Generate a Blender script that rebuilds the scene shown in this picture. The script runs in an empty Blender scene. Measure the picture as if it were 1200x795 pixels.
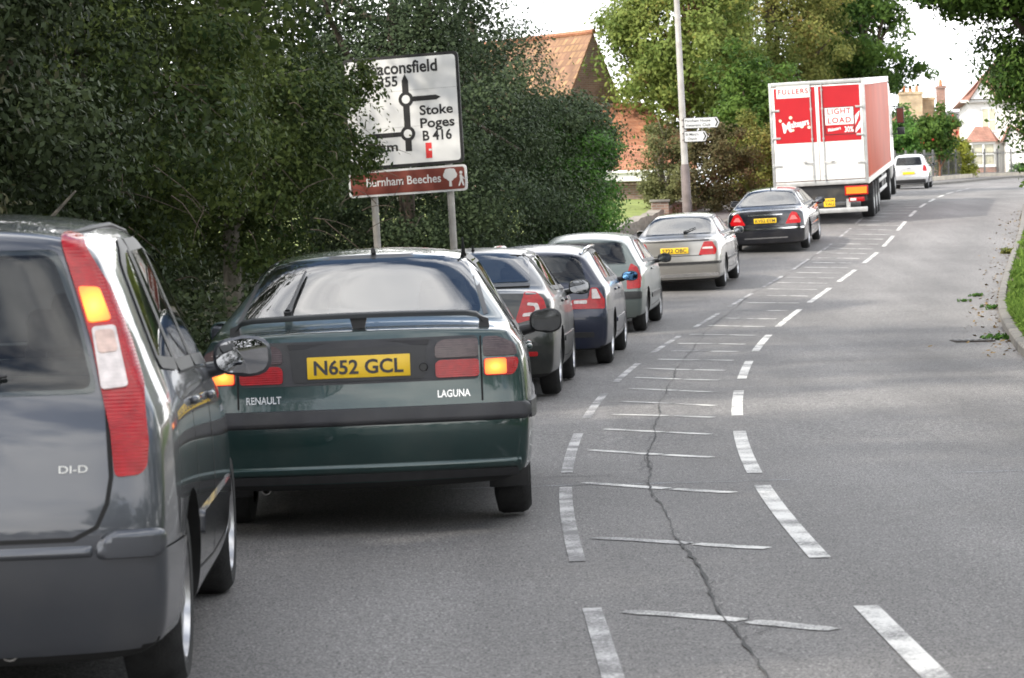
import bpy, bmesh, math, random
import numpy as np
from mathutils import Vector, Matrix
from mathutils.bvhtree import BVHTree
from mathutils.geometry import delaunay_2d_cdt

R = math.radians
S = bpy.context.scene
COL = S.collection

# ------------------------------------------------------------------ camera
cd = bpy.data.cameras.new("camera"); cam = bpy.data.objects.new("camera", cd); COL.objects.link(cam)
cd.lens = 93.0; cd.sensor_width = 36.0; cd.sensor_fit = 'HORIZONTAL'; cd.clip_start = 0.2; cd.clip_end = 3000
_p, _r = math.atan(97.5 / 3100.0), R(1.5)
_f = Vector((0, math.cos(_p), -math.sin(_p))); _u0 = Vector((0, math.sin(_p), math.cos(_p))); _r0 = Vector((1, 0, 0))
_rt = _r0 * math.cos(_r) - _u0 * math.sin(_r); _up = _u0 * math.cos(_r) + _r0 * math.sin(_r)
cam.matrix_world = Matrix(((_rt.x, _up.x, -_f.x, 0), (_rt.y, _up.y, -_f.y, 0), (_rt.z, _up.z, -_f.z, 1.4), (0, 0, 0, 1)))
cd.dof.use_dof = True; cd.dof.focus_distance = 22.0; cd.dof.aperture_fstop = 9.0
S.camera = cam

# ------------------------------------------------------------------ sky, sun, exposure
SUN_EL, SUN_AZ = R(39), R(234)          # azimuth clockwise from +Y (the way the camera looks)
to_sun = Vector((math.sin(SUN_AZ) * math.cos(SUN_EL), math.cos(SUN_AZ) * math.cos(SUN_EL), math.sin(SUN_EL)))
W = bpy.data.worlds.new("World"); S.world = W; W.use_nodes = True
nt = W.node_tree; nt.nodes.clear()
def _n(t, **k):
    n = nt.nodes.new(t)
    for a, b in k.items(): setattr(n, a, b)
    return n
wo = _n('ShaderNodeOutputWorld'); bg = _n('ShaderNodeBackground'); sky = _n('ShaderNodeTexSky')
sky.sky_type = 'NISHITA'; sky.sun_disc = False; sky.sun_elevation = SUN_EL; sky.sun_rotation = SUN_AZ
sky.air_density = 1.0; sky.dust_density = 2.0; sky.ozone_density = 1.0
tc = _n('ShaderNodeTexCoord'); mp = _n('ShaderNodeMapping'); mp.inputs['Scale'].default_value = (1.0, 1.0, 2.6)
no = _n('ShaderNodeTexNoise'); no.inputs['Scale'].default_value = 2.6; no.inputs['Detail'].default_value = 7; no.inputs['Roughness'].default_value = 0.55
no.inputs['Distortion'].default_value = 0.4
cr = _n('ShaderNodeValToRGB'); cr.color_ramp.elements[0].position = 0.43; cr.color_ramp.elements[1].position = 0.57
n2 = _n('ShaderNodeTexNoise'); n2.inputs['Scale'].default_value = 3.4; n2.inputs['Detail'].default_value = 5
cr2 = _n('ShaderNodeValToRGB'); cr2.color_ramp.elements[0].position = 0.32; cr2.color_ramp.elements[1].position = 0.68
cr2.color_ramp.elements[0].color = (8.2, 8.6, 9.4, 1); cr2.color_ramp.elements[1].color = (17.0, 16.6, 16.0, 1)
mx = _n('ShaderNodeMix', data_type='RGBA')
L_ = nt.links.new
L_(tc.outputs['Generated'], mp.inputs['Vector']); L_(mp.outputs['Vector'], no.inputs['Vector']); L_(mp.outputs['Vector'], n2.inputs['Vector'])
L_(n2.outputs['Fac'], cr2.inputs['Fac'])
sx_ = _n('ShaderNodeSeparateXYZ'); L_(tc.outputs['Generated'], sx_.inputs['Vector'])
mr_ = _n('ShaderNodeMapRange'); mr_.inputs['From Min'].default_value = .12; mr_.inputs['From Max'].default_value = .42; mr_.inputs['To Min'].default_value = .16; mr_.inputs['To Max'].default_value = 0.0; L_(sx_.outputs['Z'], mr_.inputs['Value'])
ad_ = _n('ShaderNodeMath'); ad_.operation = 'ADD'; L_(no.outputs['Fac'], ad_.inputs[0]); L_(mr_.outputs['Result'], ad_.inputs[1]); L_(ad_.outputs[0], cr.inputs['Fac'])
L_(cr.outputs['Color'], mx.inputs['Factor']); L_(sky.outputs['Color'], mx.inputs['A']); L_(cr2.outputs['Color'], mx.inputs['B'])
L_(mx.outputs['Result'], bg.inputs['Color']); bg.inputs['Strength'].default_value = 0.12
L_(bg.outputs['Background'], wo.inputs['Surface'])
sd = bpy.data.lights.new("sun", 'SUN'); sd.energy = 2.6; sd.angle = R(1.5); sd.color = (1.0, 0.93, 0.82)
sun = bpy.data.objects.new("sun", sd); COL.objects.link(sun); sun.rotation_euler = to_sun.to_track_quat('Z', 'Y').to_euler()
S.view_settings.view_transform = 'Standard'; S.view_settings.look = 'None'
S.view_settings.exposure = 1.05; S.view_settings.gamma = 1.0; S.view_settings.use_curve_mapping = False
S.render.engine = 'CYCLES'; S.cycles.use_denoising = True; S.cycles.max_bounces = 6; S.cycles.filter_width = 1.7
S.cycles.sample_clamp_indirect = 6.0

# ------------------------------------------------------------------ helpers: objects and labels
def tag(o, label=None, cat=None, group=None, kind=None):
    for k, v in (("label", label), ("category", cat), ("group", group), ("kind", kind)):
        if v: o[k] = v
    return o
def thing(name, label, cat, loc=(0, 0, 0), rz=0.0, group=None):
    o = bpy.data.objects.new(name, None); COL.objects.link(o); o.empty_display_size = .2
    o.location = loc; o.rotation_euler = (0, 0, rz)
    return tag(o, label, cat, group)
def mesh_obj(name, v, f, mats, parent=None, mi=None, smooth=40, normals=None):
    me = bpy.data.meshes.new(name); me.from_pydata(v, [], f)
    if not isinstance(mats, (list, tuple)): mats = [mats]
    for m in mats: me.materials.append(m)
    if mi is not None: me.polygons.foreach_set('material_index', mi)
    if smooth:
        me.polygons.foreach_set('use_smooth', [True] * len(me.polygons))
        if smooth < 180: me.set_sharp_from_angle(angle=R(smooth))
    if normals is not None: me.normals_split_custom_set_from_vertices(normals)
    me.update()
    o = bpy.data.objects.new(name, me); COL.objects.link(o)
    if parent: o.parent = parent
    return o
class MB:
    """collects boxes, tubes, lathes and prisms; build() links them as one mesh object"""
    def __init__(s): s.v = []; s.f = []; s.mi = []
    def add(s, v, f, mi=0, M=None):
        b = len(s.v)
        s.v += [tuple(M @ Vector(p)) for p in v] if M is not None else [tuple(p) for p in v]
        s.f += [tuple(i + b for i in q) for q in f]; s.mi += [mi] * len(f); return s
    def box(s, c, d, mi=0, M=None, bev=0.0):
        x, y, z = d[0] / 2, d[1] / 2, d[2] / 2
        if bev > 0:
            bm = bmesh.new(); bmesh.ops.create_cube(bm, size=1)
            bmesh.ops.scale(bm, vec=d, verts=bm.verts)
            bmesh.ops.bevel(bm, geom=bm.edges[:], offset=bev, segments=2, profile=.5, affect='EDGES')
            bm.verts.ensure_lookup_table()
            v = [tuple(Vector(c) + q.co) for q in bm.verts]; f = [[q.index for q in p.verts] for p in bm.faces]; bm.free()
            return s.add(v, f, mi, M)
        v = [(c[0] + i * x, c[1] + j * y, c[2] + k * z) for i in (-1, 1) for j in (-1, 1) for k in (-1, 1)]
        return s.add(v, [(0, 1, 3, 2), (4, 6, 7, 5), (0, 4, 5, 1), (2, 3, 7, 6), (0, 2, 6, 4), (1, 5, 7, 3)], mi, M)
    def tube(s, pts, rad, n=8, mi=0, M=None, cap=True):
        pts = [Vector(p) for p in pts]
        if not isinstance(rad, (list, tuple)): rad = [rad] * len(pts)
        v = []; f = []
        for i, p in enumerate(pts):
            t = (pts[min(i + 1, len(pts) - 1)] - pts[max(i - 1, 0)]).normalized()
            a = t.cross(Vector((0, 0, 1)))
            if a.length < .05: a = t.cross(Vector((1, 0, 0)))
            a.normalize(); b = t.cross(a)
            v += [p + (a * math.cos(2 * math.pi * k / n) + b * math.sin(2 * math.pi * k / n)) * rad[i] for k in range(n)]
        for i in range(len(pts) - 1):
            for k in range(n):
                f.append((i * n + k, i * n + (k + 1) % n, (i + 1) * n + (k + 1) % n, (i + 1) * n + k))
        if cap: f.append(tuple(range(n - 1, -1, -1))); f.append(tuple((len(pts) - 1) * n + k for k in range(n)))
        return s.add(v, f, mi, M)
    def lathe(s, prof, n=24, mi=0, M=None):
        """prof: (radius, offset along local X)"""
        v = []; f = []
        for r, x in prof: v += [(x, r * math.cos(2 * math.pi * k / n), r * math.sin(2 * math.pi * k / n)) for k in range(n)]
        for i in range(len(prof) - 1):
            for k in range(n): f.append((i * n + k, (i + 1) * n + k, (i + 1) * n + (k + 1) % n, i * n + (k + 1) % n))
        return s.add(v, f, mi, M)
    def prism(s, poly, y0, y1, mi=0, M=None):
        """poly in (x,z), from y0 to y1"""
        n = len(poly); v = [(p[0], y0, p[1]) for p in poly] + [(p[0], y1, p[1]) for p in poly]
        f = [tuple(range(n)), tuple(range(2 * n - 1, n - 1, -1))] + [(i, i + n, (i + 1) % n + n, (i + 1) % n) for i in range(n)]
        return s.add(v, f, mi, M)
    def build(s, name, mats, parent=None, smooth=35):
        o = mesh_obj(name, s.v, s.f, mats, parent, s.mi, smooth=0)
        bm = bmesh.new(); bm.from_mesh(o.data); bmesh.ops.recalc_face_normals(bm, faces=bm.faces[:]); bm.to_mesh(o.data); bm.free()
        if smooth:
            o.data.polygons.foreach_set('use_smooth', [True] * len(o.data.polygons)); o.data.set_sharp_from_angle(angle=R(smooth))
        return o
def circle(cx, cz, r, n=20): return [(cx + r * math.cos(2 * math.pi * k / n), cz + r * math.sin(2 * math.pi * k / n)) for k in range(n)]
def text_geo(txt, width=None, height=None, bold=.0, thick=.002, align='LEFT', space=1.0):
    """letters in local (x,z), facing -y; width or cap height sets the size"""
    c = bpy.data.curves.new("t", 'FONT'); c.body = txt; c.size = 1; c.offset = bold; c.space_character = space; c.extrude = 0; c.resolution_u = 3
    o = bpy.data.objects.new("t", c); COL.objects.link(o)
    dg = bpy.context.evaluated_depsgraph_get(); me = o.evaluated_get(dg).to_mesh()
    v = [tuple(q.co) for q in me.vertices]; f = [tuple(p.vertices) for p in me.polygons]
    o.evaluated_get(dg).to_mesh_clear(); bpy.data.objects.remove(o); bpy.data.curves.remove(c)
    x0 = min(p[0] for p in v); x1 = max(p[0] for p in v); h = max(p[1] for p in v) - min(0, min(p[1] for p in v)) * 0
    sx = width / (x1 - x0) if width else height / h
    sz = height / h if height else sx
    off = {'LEFT': 0, 'CENTER': (x1 - x0) / 2, 'RIGHT': x1 - x0}[align]
    return [((p[0] - x0 - off) * sx, 0.0, p[1] * sz) for p in v], f
def add_text(mb, txt, x, z, y=0, mi=0, M=None, **k):
    v, f = text_geo(txt, **k)
    return mb.add([(p[0] + x, y, p[2] + z) for p in v], f, mi, M)

# ------------------------------------------------------------------ helpers: materials
MATS = {}
def mat(name, col, rough=.6, metal=0.0, spec=.5, coat=0.0, vary=.12, scale=8.0, bump=0.0, bscale=60.0, emit=None, estr=0.0, ior=1.5, dirt=None, coords='Object'):
    if name in MATS: return MATS[name]
    m = bpy.data.materials.new(name); m.use_nodes = True; t = m.node_tree; N = t.nodes; b = N['Principled BSDF']; l = t.links.new
    b.inputs['Roughness'].default_value = rough; b.inputs['Metallic'].default_value = metal; b.inputs['IOR'].default_value = ior
    b.inputs['Specular IOR Level'].default_value = spec; b.inputs['Coat Weight'].default_value = coat; b.inputs['Coat Roughness'].default_value = .03
    tcn = N.new('ShaderNodeTexCoord')
    nz = N.new('ShaderNodeTexNoise'); nz.inputs['Scale'].default_value = scale; nz.inputs['Detail'].default_value = 6
    l(tcn.outputs[coords], nz.inputs['Vector'])
    rp = N.new('ShaderNodeMapRange'); rp.inputs['From Min'].default_value = .3; rp.inputs['From Max'].default_value = .7
    rp.inputs['To Min'].default_value = 1 - vary; rp.inputs['To Max'].default_value = 1 + vary
    l(nz.outputs['Fac'], rp.inputs['Value'])
    ml = N.new('ShaderNodeVectorMath'); ml.operation = 'SCALE'; ml.inputs[0].default_value = col[:3]; l(rp.outputs['Result'], ml.inputs['Scale'])
    out = ml.outputs['Vector']
    if dirt:
        n3 = N.new('ShaderNodeTexNoise'); n3.inputs['Scale'].default_value = dirt[1]; n3.inputs['Detail'].default_value = 8; l(tcn.outputs[coords], n3.inputs['Vector'])
        r3 = N.new('ShaderNodeMapRange'); r3.inputs['From Min'].default_value = .48; r3.inputs['From Max'].default_value = .72; r3.inputs['To Max'].default_value = dirt[2]
        l(n3.outputs['Fac'], r3.inputs['Value'])
        mm = N.new('ShaderNodeMix'); mm.data_type = 'RGBA'; l(r3.outputs['Result'], mm.inputs['Factor']); l(out, mm.inputs['A']); mm.inputs['B'].default_value = (*dirt[0], 1)
        out = mm.outputs['Result']
    l(out, b.inputs['Base Color'])
    if bump:
        bn = N.new('ShaderNodeTexNoise'); bn.inputs['Scale'].default_value = bscale; bn.inputs['Detail'].default_value = 4; l(tcn.outputs[coords], bn.inputs['Vector'])
        bu = N.new('ShaderNodeBump'); bu.inputs['Strength'].default_value = bump; bu.inputs['Distance'].default_value = .02; l(bn.outputs['Fac'], bu.inputs['Height']); l(bu.outputs['Normal'], b.inputs['Normal'])
    if emit:
        b.inputs['Emission Color'].default_value = (*emit, 1); b.inputs['Emission Strength'].default_value = estr
    MATS[name] = m; return m
def paint(name, col, metal=.55, rough=.34, coat=1.0):
    return mat(name, col, rough=rough, metal=metal, coat=coat, vary=.05, scale=3.0, dirt=((.16, .15, .135), 2.5, .16))
def leaf_mat(name, dark, light, trans=.3, rough=.5, extra=None):
    m = bpy.data.materials.new(name); m.use_nodes = True; t = m.node_tree; N = t.nodes; b = N['Principled BSDF']; l = t.links.new
    at = N.new('ShaderNodeAttribute'); at.attribute_name = 'tint'
    rp = N.new('ShaderNodeValToRGB'); e = rp.color_ramp.elements
    e[0].color = (*dark, 1); e[1].color = (*light, 1); e[0].position = .1; e[1].position = .8
    if extra: q = e.new(.95); q.color = (*extra, 1)
    l(at.outputs['Fac'], rp.inputs['Fac']); l(rp.outputs['Color'], b.inputs['Base Color']); b.inputs['Roughness'].default_value = rough
    b.inputs['Specular IOR Level'].default_value = .09
    tr = N.new('ShaderNodeBsdfTranslucent'); l(rp.outputs['Color'], tr.inputs['Color'])
    mx = N.new('ShaderNodeMixShader'); mx.inputs['Fac'].default_value = trans
    l(b.outputs['BSDF'], mx.inputs[1]); l(tr.outputs['BSDF'], mx.inputs[2]); l(mx.outputs['Shader'], N['Material Output'].inputs['Surface'])
    return m
def brick_mat(name, c1, c2, mortar, scale=1.0, bw=.225, bh=.075, rough=.85, off=.5, msize=.012, bump=.4, vertical=True):
    m = bpy.data.materials.new(name); m.use_nodes = True; t = m.node_tree; N = t.nodes; b = N['Principled BSDF']; l = t.links.new
    tcn = N.new('ShaderNodeTexCoord'); sp = N.new('ShaderNodeSeparateXYZ'); l(tcn.outputs['Object'], sp.inputs['Vector'])
    ad = N.new('ShaderNodeMath'); ad.operation = 'ADD'; l(sp.outputs['X'], ad.inputs[0]); l(sp.outputs['Y'], ad.inputs[1])
    cb = N.new('ShaderNodeCombineXYZ'); l(ad.outputs[0] if vertical else sp.outputs['X'], cb.inputs['X']); l(sp.outputs['Z'], cb.inputs['Y'])
    br = N.new('ShaderNodeTexBrick'); br.offset = off; l(cb.outputs['Vector'], br.inputs['Vector'])
    br.inputs['Color1'].default_value = (*c1, 1); br.inputs['Color2'].default_value = (*c2, 1); br.inputs['Mortar'].default_value = (*mortar, 1)
    br.inputs['Scale'].default_value = scale; br.inputs['Brick Width'].default_value = bw; br.inputs['Row Height'].default_value = bh; br.inputs['Mortar Size'].default_value = msize
    nz = N.new('ShaderNodeTexNoise'); nz.inputs['Scale'].default_value = 1.6; nz.inputs['Detail'].default_value = 7; l(tcn.outputs['Object'], nz.inputs['Vector'])
    mr = N.new('ShaderNodeMapRange'); mr.inputs['From Min'].default_value = .3; mr.inputs['From Max'].default_value = .7; mr.inputs['To Min'].default_value = .7; mr.inputs['To Max'].default_value = 1.25
    l(nz.outputs['Fac'], mr.inputs['Value'])
    ml = N.new('ShaderNodeVectorMath'); ml.operation = 'SCALE'; l(br.outputs['Color'], ml.inputs[0]); l(mr.outputs['Result'], ml.inputs['Scale'])
    l(ml.outputs['Vector'], b.inputs['Base Color']); b.inputs['Roughness'].default_value = rough
    bu = N.new('ShaderNodeBump'); bu.inputs['Strength'].default_value = bump; bu.inputs['Distance'].default_value = .02; bu.invert = True
    l(br.outputs['Fac'], bu.inputs['Height']); l(bu.outputs['Normal'], b.inputs['Normal'])
    return m

# ------------------------------------------------------------------ terrain profile and road edges (functions of the distance Y)
_GY = [-60, 0, 14, 20, 26, 32, 40, 47, 54, 63, 69, 75, 82, 90, 100, 115, 130, 150, 170, 200, 260, 900]
_GZ = [0, 0, 0, .0, .03, .10, .30, .55, .88, 1.43, 1.88, 2.30, 2.66, 2.98, 3.36, 3.82, 4.34, 5.06, 5.62, 5.9, 6.0, 6.0]
_YS = np.arange(-100, 900, .5)
_K = np.exp(-.5 * (np.arange(-16, 17) * .5 / 2.5) ** 2); _K /= _K.sum()
def _smooth(a): return np.convolve(np.pad(a, 16, 'edge'), _K, 'valid')
_ZT = _smooth(np.interp(_YS, _GY, _GZ))
def zg(y): return float(np.interp(y, _YS, _ZT))
_LT = _smooth(np.interp(_YS, [-60, 9, 14, 18.3, 24, 30, 35.3, 40.8, 46.6, 51.6, 56.6, 61.6, 66.6, 70.8, 80, 90, 100, 117, 130, 200],
                        [.32, .32, .22, .35, .7, 1.3, 2.05, 3.03, 4.07, 5.13, 6.19, 7.3, 8.39, 9.27, 11.1, 13.15, 15.3, 19.3, 23, 48]))
_RT = _smooth(np.interp(_YS, [-60, 9, 14, 18.3, 23.8, 29.2, 34.6, 40.7, 46.7, 52.3, 57.1, 61.9, 67, 72.1, 78.2, 84.7, 95, 117, 130, 200],
                        [1.34, 1.34, 1.36, 1.56, 1.99, 2.54, 3.22, 4.23, 5.42, 6.6, 7.68, 8.74, 9.78, 10.84, 12.07, 13.43, 15.6, 20.6, 24.5, 52]))
_KL = _smooth(np.interp(_YS, [-60, 10, 18, 24, 30, 35, 41, 47, 52, 57, 62, 67, 71, 80, 90, 100, 117, 123, 130.5, 140, 150, 160, 170, 200],
                        [-3.15, -3.15, -3.1, -2.75, -2.15, -1.4, -.45, .6, 1.65, 2.7, 3.8, 4.9, 5.75, 7.6, 9.65, 11.8, 16.2, 18.3, 21.6, 25, 28.4, 34, 47, 110]))
_KR = _smooth(np.interp(_YS, [-60, 14, 29.3, 33.7, 37.7, 42.2, 49.7, 57.8, 66.7, 74, 84.7, 100, 117, 130, 140, 150, 160, 170, 200],
                        [4.6, 4.55, 5.64, 6.36, 6.96, 7.74, 9.24, 10.95, 12.87, 14.34, 16.6, 20.2, 24.7, 29.5, 35.5, 45, 62, 95, 200]))
def ll(y): return float(np.interp(y, _YS, _LT))
def rl(y): return float(np.interp(y, _YS, _RT))
def kl(y): return float(np.interp(y, _YS, _KL))
def kr(y): return float(np.interp(y, _YS, _KR))

# ------------------------------------------------------------------ ground, road, pavements
def ground_mat():
    return mat("verge soil", (.055, .06, .028), rough=.95, vary=.5, scale=1.2, bump=.6, bscale=14, dirt=((.10, .075, .045), .9, .7))
def asphalt():
    m = bpy.data.materials.new("worn asphalt"); m.use_nodes = True; t = m.node_tree; N = t.nodes; b = N['Principled BSDF']; l = t.links.new
    tcn = N.new('ShaderNodeTexCoord')
    def noise(s, d=3, r=.5):
        n = N.new('ShaderNodeTexNoise'); n.inputs['Scale'].default_value = s; n.inputs['Detail'].default_value = d; n.inputs['Roughness'].default_value = r; l(tcn.outputs['Object'], n.inputs['Vector']); return n
    def rng(o, a, b_, c, d):
        r = N.new('ShaderNodeMapRange'); r.inputs['From Min'].default_value = a; r.inputs['From Max'].default_value = b_; r.inputs['To Min'].default_value = c; r.inputs['To Max'].default_value = d; l(o, r.inputs['Value']); return r.outputs['Result']
    def mul(a, b_):
        x = N.new('ShaderNodeMath'); x.operation = 'MULTIPLY'; l(a, x.inputs[0]); l(b_, x.inputs[1]); return x.outputs[0]
    fine = rng(noise(85, 2, .7).outputs['Fac'], .36, .64, .25, 1.9)
    mid = rng(noise(9, 5).outputs['Fac'], .3, .7, .9, 1.1)
    big = rng(noise(.35, 5).outputs['Fac'], .3, .7, .84, 1.14)
    mpn = N.new('ShaderNodeMapping'); mpn.inputs['Scale'].default_value = (1.3, .03, 1); l(tcn.outputs['Object'], mpn.inputs['Vector'])
    tr = N.new('ShaderNodeTexNoise'); tr.inputs['Scale'].default_value = 1.2; l(mpn.outputs['Vector'], tr.inputs['Vector'])
    trk = rng(tr.outputs['Fac'], .35, .65, .9, 1.1)
    k = mul(mul(mul(fine, rng(noise(28, 3, .6).outputs['Fac'], .34, .66, .72, 1.3)), mid), mul(big, trk))
    at = N.new('ShaderNodeAttribute'); at.attribute_name = 'lat'
    wob = rng(noise(.25, 3).outputs['Fac'], 0, 1, -.45, .45)
    ad = N.new('ShaderNodeMath'); ad.operation = 'ADD'; l(at.outputs['Fac'], ad.inputs[0]); l(wob, ad.inputs[1])
    cr = N.new('ShaderNodeValToRGB'); l(rng(ad.outputs[0], -5, 4, 0, 1), cr.inputs['Fac']); e = cr.color_ramp.elements
    e[0].position = 0; e[0].color = (.42, .42, .42, 1); e[1].position = 1; e[1].color = (.40, .40, .40, 1)
    for p_, c_ in ((.12, .54), (.18, .46), (.245, .40), (.31, .47), (.37, .54), (.43, .48), (.52, .47), (.60, .50), (.67, .56), (.73, .49), (.785, .43), (.84, .50), (.90, .56), (.955, .46)):
        q = e.new(p_); q.color = (c_, c_, c_, 1)
    k = mul(k, rng(cr.outputs['Color'], 0, 1, 0, 2.0))
    v = N.new('ShaderNodeVectorMath'); v.operation = 'SCALE'; v.inputs[0].default_value = (.134, .129, .125); l(k, v.inputs['Scale']); l(v.outputs['Vector'], b.inputs['Base Color'])
    b.inputs['Roughness'].default_value = .72; b.inputs['Specular IOR Level'].default_value = .35
    bu = N.new('ShaderNodeBump'); bu.inputs['Strength'].default_value = .55; bu.inputs['Distance'].default_value = .012
    bn = noise(70, 3, .7); l(bn.outputs['Fac'], bu.inputs['Height']); l(bu.outputs['Normal'], b.inputs['Normal'])
    return m
def road_paint(name, wear, col=(.70, .69, .66)):
    m = bpy.data.materials.new(name); m.use_nodes = True; t = m.node_tree; N = t.nodes; b = N['Principled BSDF']; l = t.links.new
    tcn = N.new('ShaderNodeTexCoord'); n = N.new('ShaderNodeTexNoise'); n.inputs['Scale'].default_value = 75; n.inputs['Detail'].default_value = 4; n.inputs['Roughness'].default_value = .75; l(tcn.outputs['Object'], n.inputs['Vector'])
    n2 = N.new('ShaderNodeTexNoise'); n2.inputs['Scale'].default_value = 3; n2.inputs['Detail'].default_value = 5; l(tcn.outputs['Object'], n2.inputs['Vector'])
    ad = N.new('ShaderNodeMath'); ad.operation = 'ADD'; l(n.outputs['Fac'], ad.inputs[0]); l(n2.outputs['Fac'], ad.inputs[1])
    r = N.new('ShaderNodeMapRange'); r.inputs['From Min'].default_value = wear - .12; r.inputs['From Max'].default_value = wear + .16; l(ad.outputs[0], r.inputs['Value'])
    mx = N.new('ShaderNodeMix'); mx.data_type = 'RGBA'; mx.inputs['A'].default_value = (.12, .118, .118, 1); mx.inputs['B'].default_value = (*col, 1); l(r.outputs['Result'], mx.inputs['Factor']); l(mx.outputs['Result'], b.inputs['Base Color'])
    b.inputs['Roughness'].default_value = .7
    return m
def sheet(name, ys, fx0, fx1, nx, dz, m, kind="structure", zfun=zg):
    v = []; f = []
    for y in ys:
        a, b_ = fx0(y), fx1(y)
        v += [(a + (b_ - a) * i / nx, y, zfun(y) + dz) for i in range(nx + 1)]
    for j in range(len(ys) - 1):
        for i in range(nx): q = j * (nx + 1) + i; f.append((q, q + 1, q + nx + 2, q + nx + 1))
    return tag(mesh_obj(name, v, f, m, smooth=180), kind=kind)
YS = list(np.arange(-40, 200.1, 1.0))
YG = [-100] + YS + [230, 300, 450, 700, 1000]
sheet("ground", YG, lambda y: -700, lambda y: 900, 40, -.06, ground_mat())
M_ASPH = asphalt()
road = sheet("road", YS, kl, kr, 12, 0.0, M_ASPH)
_la = road.data.attributes.new('lat', 'FLOAT', 'POINT'); _la.data.foreach_set('value', [v.co.x - rl(v.co.y) for v in road.data.vertices])
M_KERB = mat("kerb stone", (.17, .16, .145), rough=.9, vary=.4, scale=3, bump=.3, bscale=30, dirt=((.10, .10, .075), 3, .6))
M_FOOT = mat("footway tarmac", (.13, .125, .125), rough=.9, vary=.25, scale=3, bump=.4, bscale=60, dirt=((.09, .08, .055), 1.5, .6))
def kerb(name, y0, y1, fx, side):
    v = []; f = []; ys = list(np.arange(y0, y1 + .01, .5))
    for y in ys:
        x = fx(y); z = zg(y)
        pr = [(x, z - .05), (x, z + .10), (x + side * .02, z + .122), (x + side * .125, z + .124), (x + side * .127, z - .05)]
        v += [(p[0], y, p[1]) for p in pr]
    for j in range(len(ys) - 1):
        for i in range(4): q = j * 5 + i; f.append((q, q + 1, q + 6, q + 5) if side < 0 else (q, q + 5, q + 6, q + 1))
    return tag(mesh_obj(name, v, f, M_KERB, smooth=30), kind="structure")
kerb("kerb", -40, 175, kl, -1)
kerb("kerb", -40, 160, kr, 1)
sheet("pavement", list(np.arange(-40, 170, 1.0)), lambda y: kl(y) - 1.75, lambda y: kl(y) - .13, 4, .118, M_FOOT)
M_SOIL = mat("verge earth", (.11, .085, .06), rough=.95, vary=.4, scale=4, bump=.6, bscale=30, dirt=((.05, .06, .025), 2.5, .8))
sheet("grass_verge", list(np.arange(-40, 160, 1.0)), lambda y: kr(y) + .13, lambda y: kr(y) + 9, 8, .10, M_SOIL)

# painted hatching between the two dashed lines
def ribbon(mb, pts, w, mi=0, dz=.004):
    v = []; f = []
    for i, p in enumerate(pts):
        a = pts[max(i - 1, 0)]; b_ = pts[min(i + 1, len(pts) - 1)]
        tx, ty = b_[0] - a[0], b_[1] - a[1]; q = math.hypot(tx, ty); nx, ny = -ty / q, tx / q
        ww = w[i] if isinstance(w, list) else w
        for s in (1, -1):
            X, Y = p[0] + nx * ww / 2 * s, p[1] + ny * ww / 2 * s
            v.append((X, Y, zg(Y) + dz))
    for i in range(len(pts) - 1): f.append((2 * i + 1, 2 * i + 3, 2 * i + 2, 2 * i))
    mb.add(v, f, mi)
mk = MB()
y = 6.3
RD = [(5.0, 6.6), (8.2, 10.26), (11.9, 15.64), (16.5, 20.3), (22.1, 25.6), (27.6, 30.9), (32.9, 36.5), (38.5, 42.9), (44.8, 49.0), (50.9, 54.6), (56.6, 60.2), (62.2, 65.8), (67.8, 71.4), (73.6, 77.2), (79.3, 83), (85, 88.8), (91, 95), (97, 101), (103, 107), (109, 113)]
for a, b_ in RD: ribbon(mk, [(rl(t), t) for t in np.linspace(a, b_, 6)], .098, 0)
LD = [(8.4, 10.4), (12.0, 15.85), (16.9, 20.5), (22.3, 25.7), (27.6, 31), (33.2, 36.8), (38.8, 42.3), (44.2, 47.9), (49.8, 53.2), (55.0, 58.4), (60.2, 63.6), (65.6, 69.1), (71, 74.5), (76.6, 80)]
for i, (a, b_) in enumerate(LD): ribbon(mk, [(ll(t), t) for t in np.linspace(a, b_, 6)], .076, 1)
BARS = [(.41, 10.28, 1.15, 9.66), (.38, 12.96, 1.17, 12.36), (.42, 16.1, 1.26, 15.22), (.54, 18.78, 1.33, 17.82), (.72, 20.94, 1.48, 20.0), (.85, 22.7, 1.65, 21.94), (.99, 24.44, 1.78, 23.5), (1.16, 26.4, 1.95, 25.5), (1.31, 28.3, 2.13, 27.46), (1.5, 30.0, 2.34, 29.2), (1.75, 31.8, 2.6, 31.1), (2.0, 33.5, 2.81, 32.9), (2.2, 35.1, 3.03, 34.5), (2.5, 37.1, 3.35, 36.5), (2.92, 39.2, 3.7, 38.6), (3.28, 41.1, 4.06, 40.5), (3.66, 43.2, 4.45, 42.6), (4.04, 45.3, 4.87, 44.7), (4.42, 47.3, 5.25, 46.7), (4.77, 49.2, 5.63, 48.6), (5.16, 51.1, 6.05, 50.5), (5.5, 52.7, 6.39, 52.1), (5.88, 54.2, 6.7, 53.6), (6.2, 55.8, 7.05, 55.2), (6.54, 57.3, 7.36, 56.7), (6.85, 58.8, 7.68, 58.2), (7.2, 60.4, 8.06, 59.8), (7.57, 62, 8.42, 61.4), (7.91, 63.6, 8.78, 63), (8.27, 65.3, 9.14, 64.7), (8.62, 66.9, 9.49, 66.3), (8.99, 68.6, 9.85, 68)]
for yy in np.arange(70.4, 100, 1.9): BARS.append((ll(yy) + .1, yy, rl(yy) - .2, yy - .7))
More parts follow.
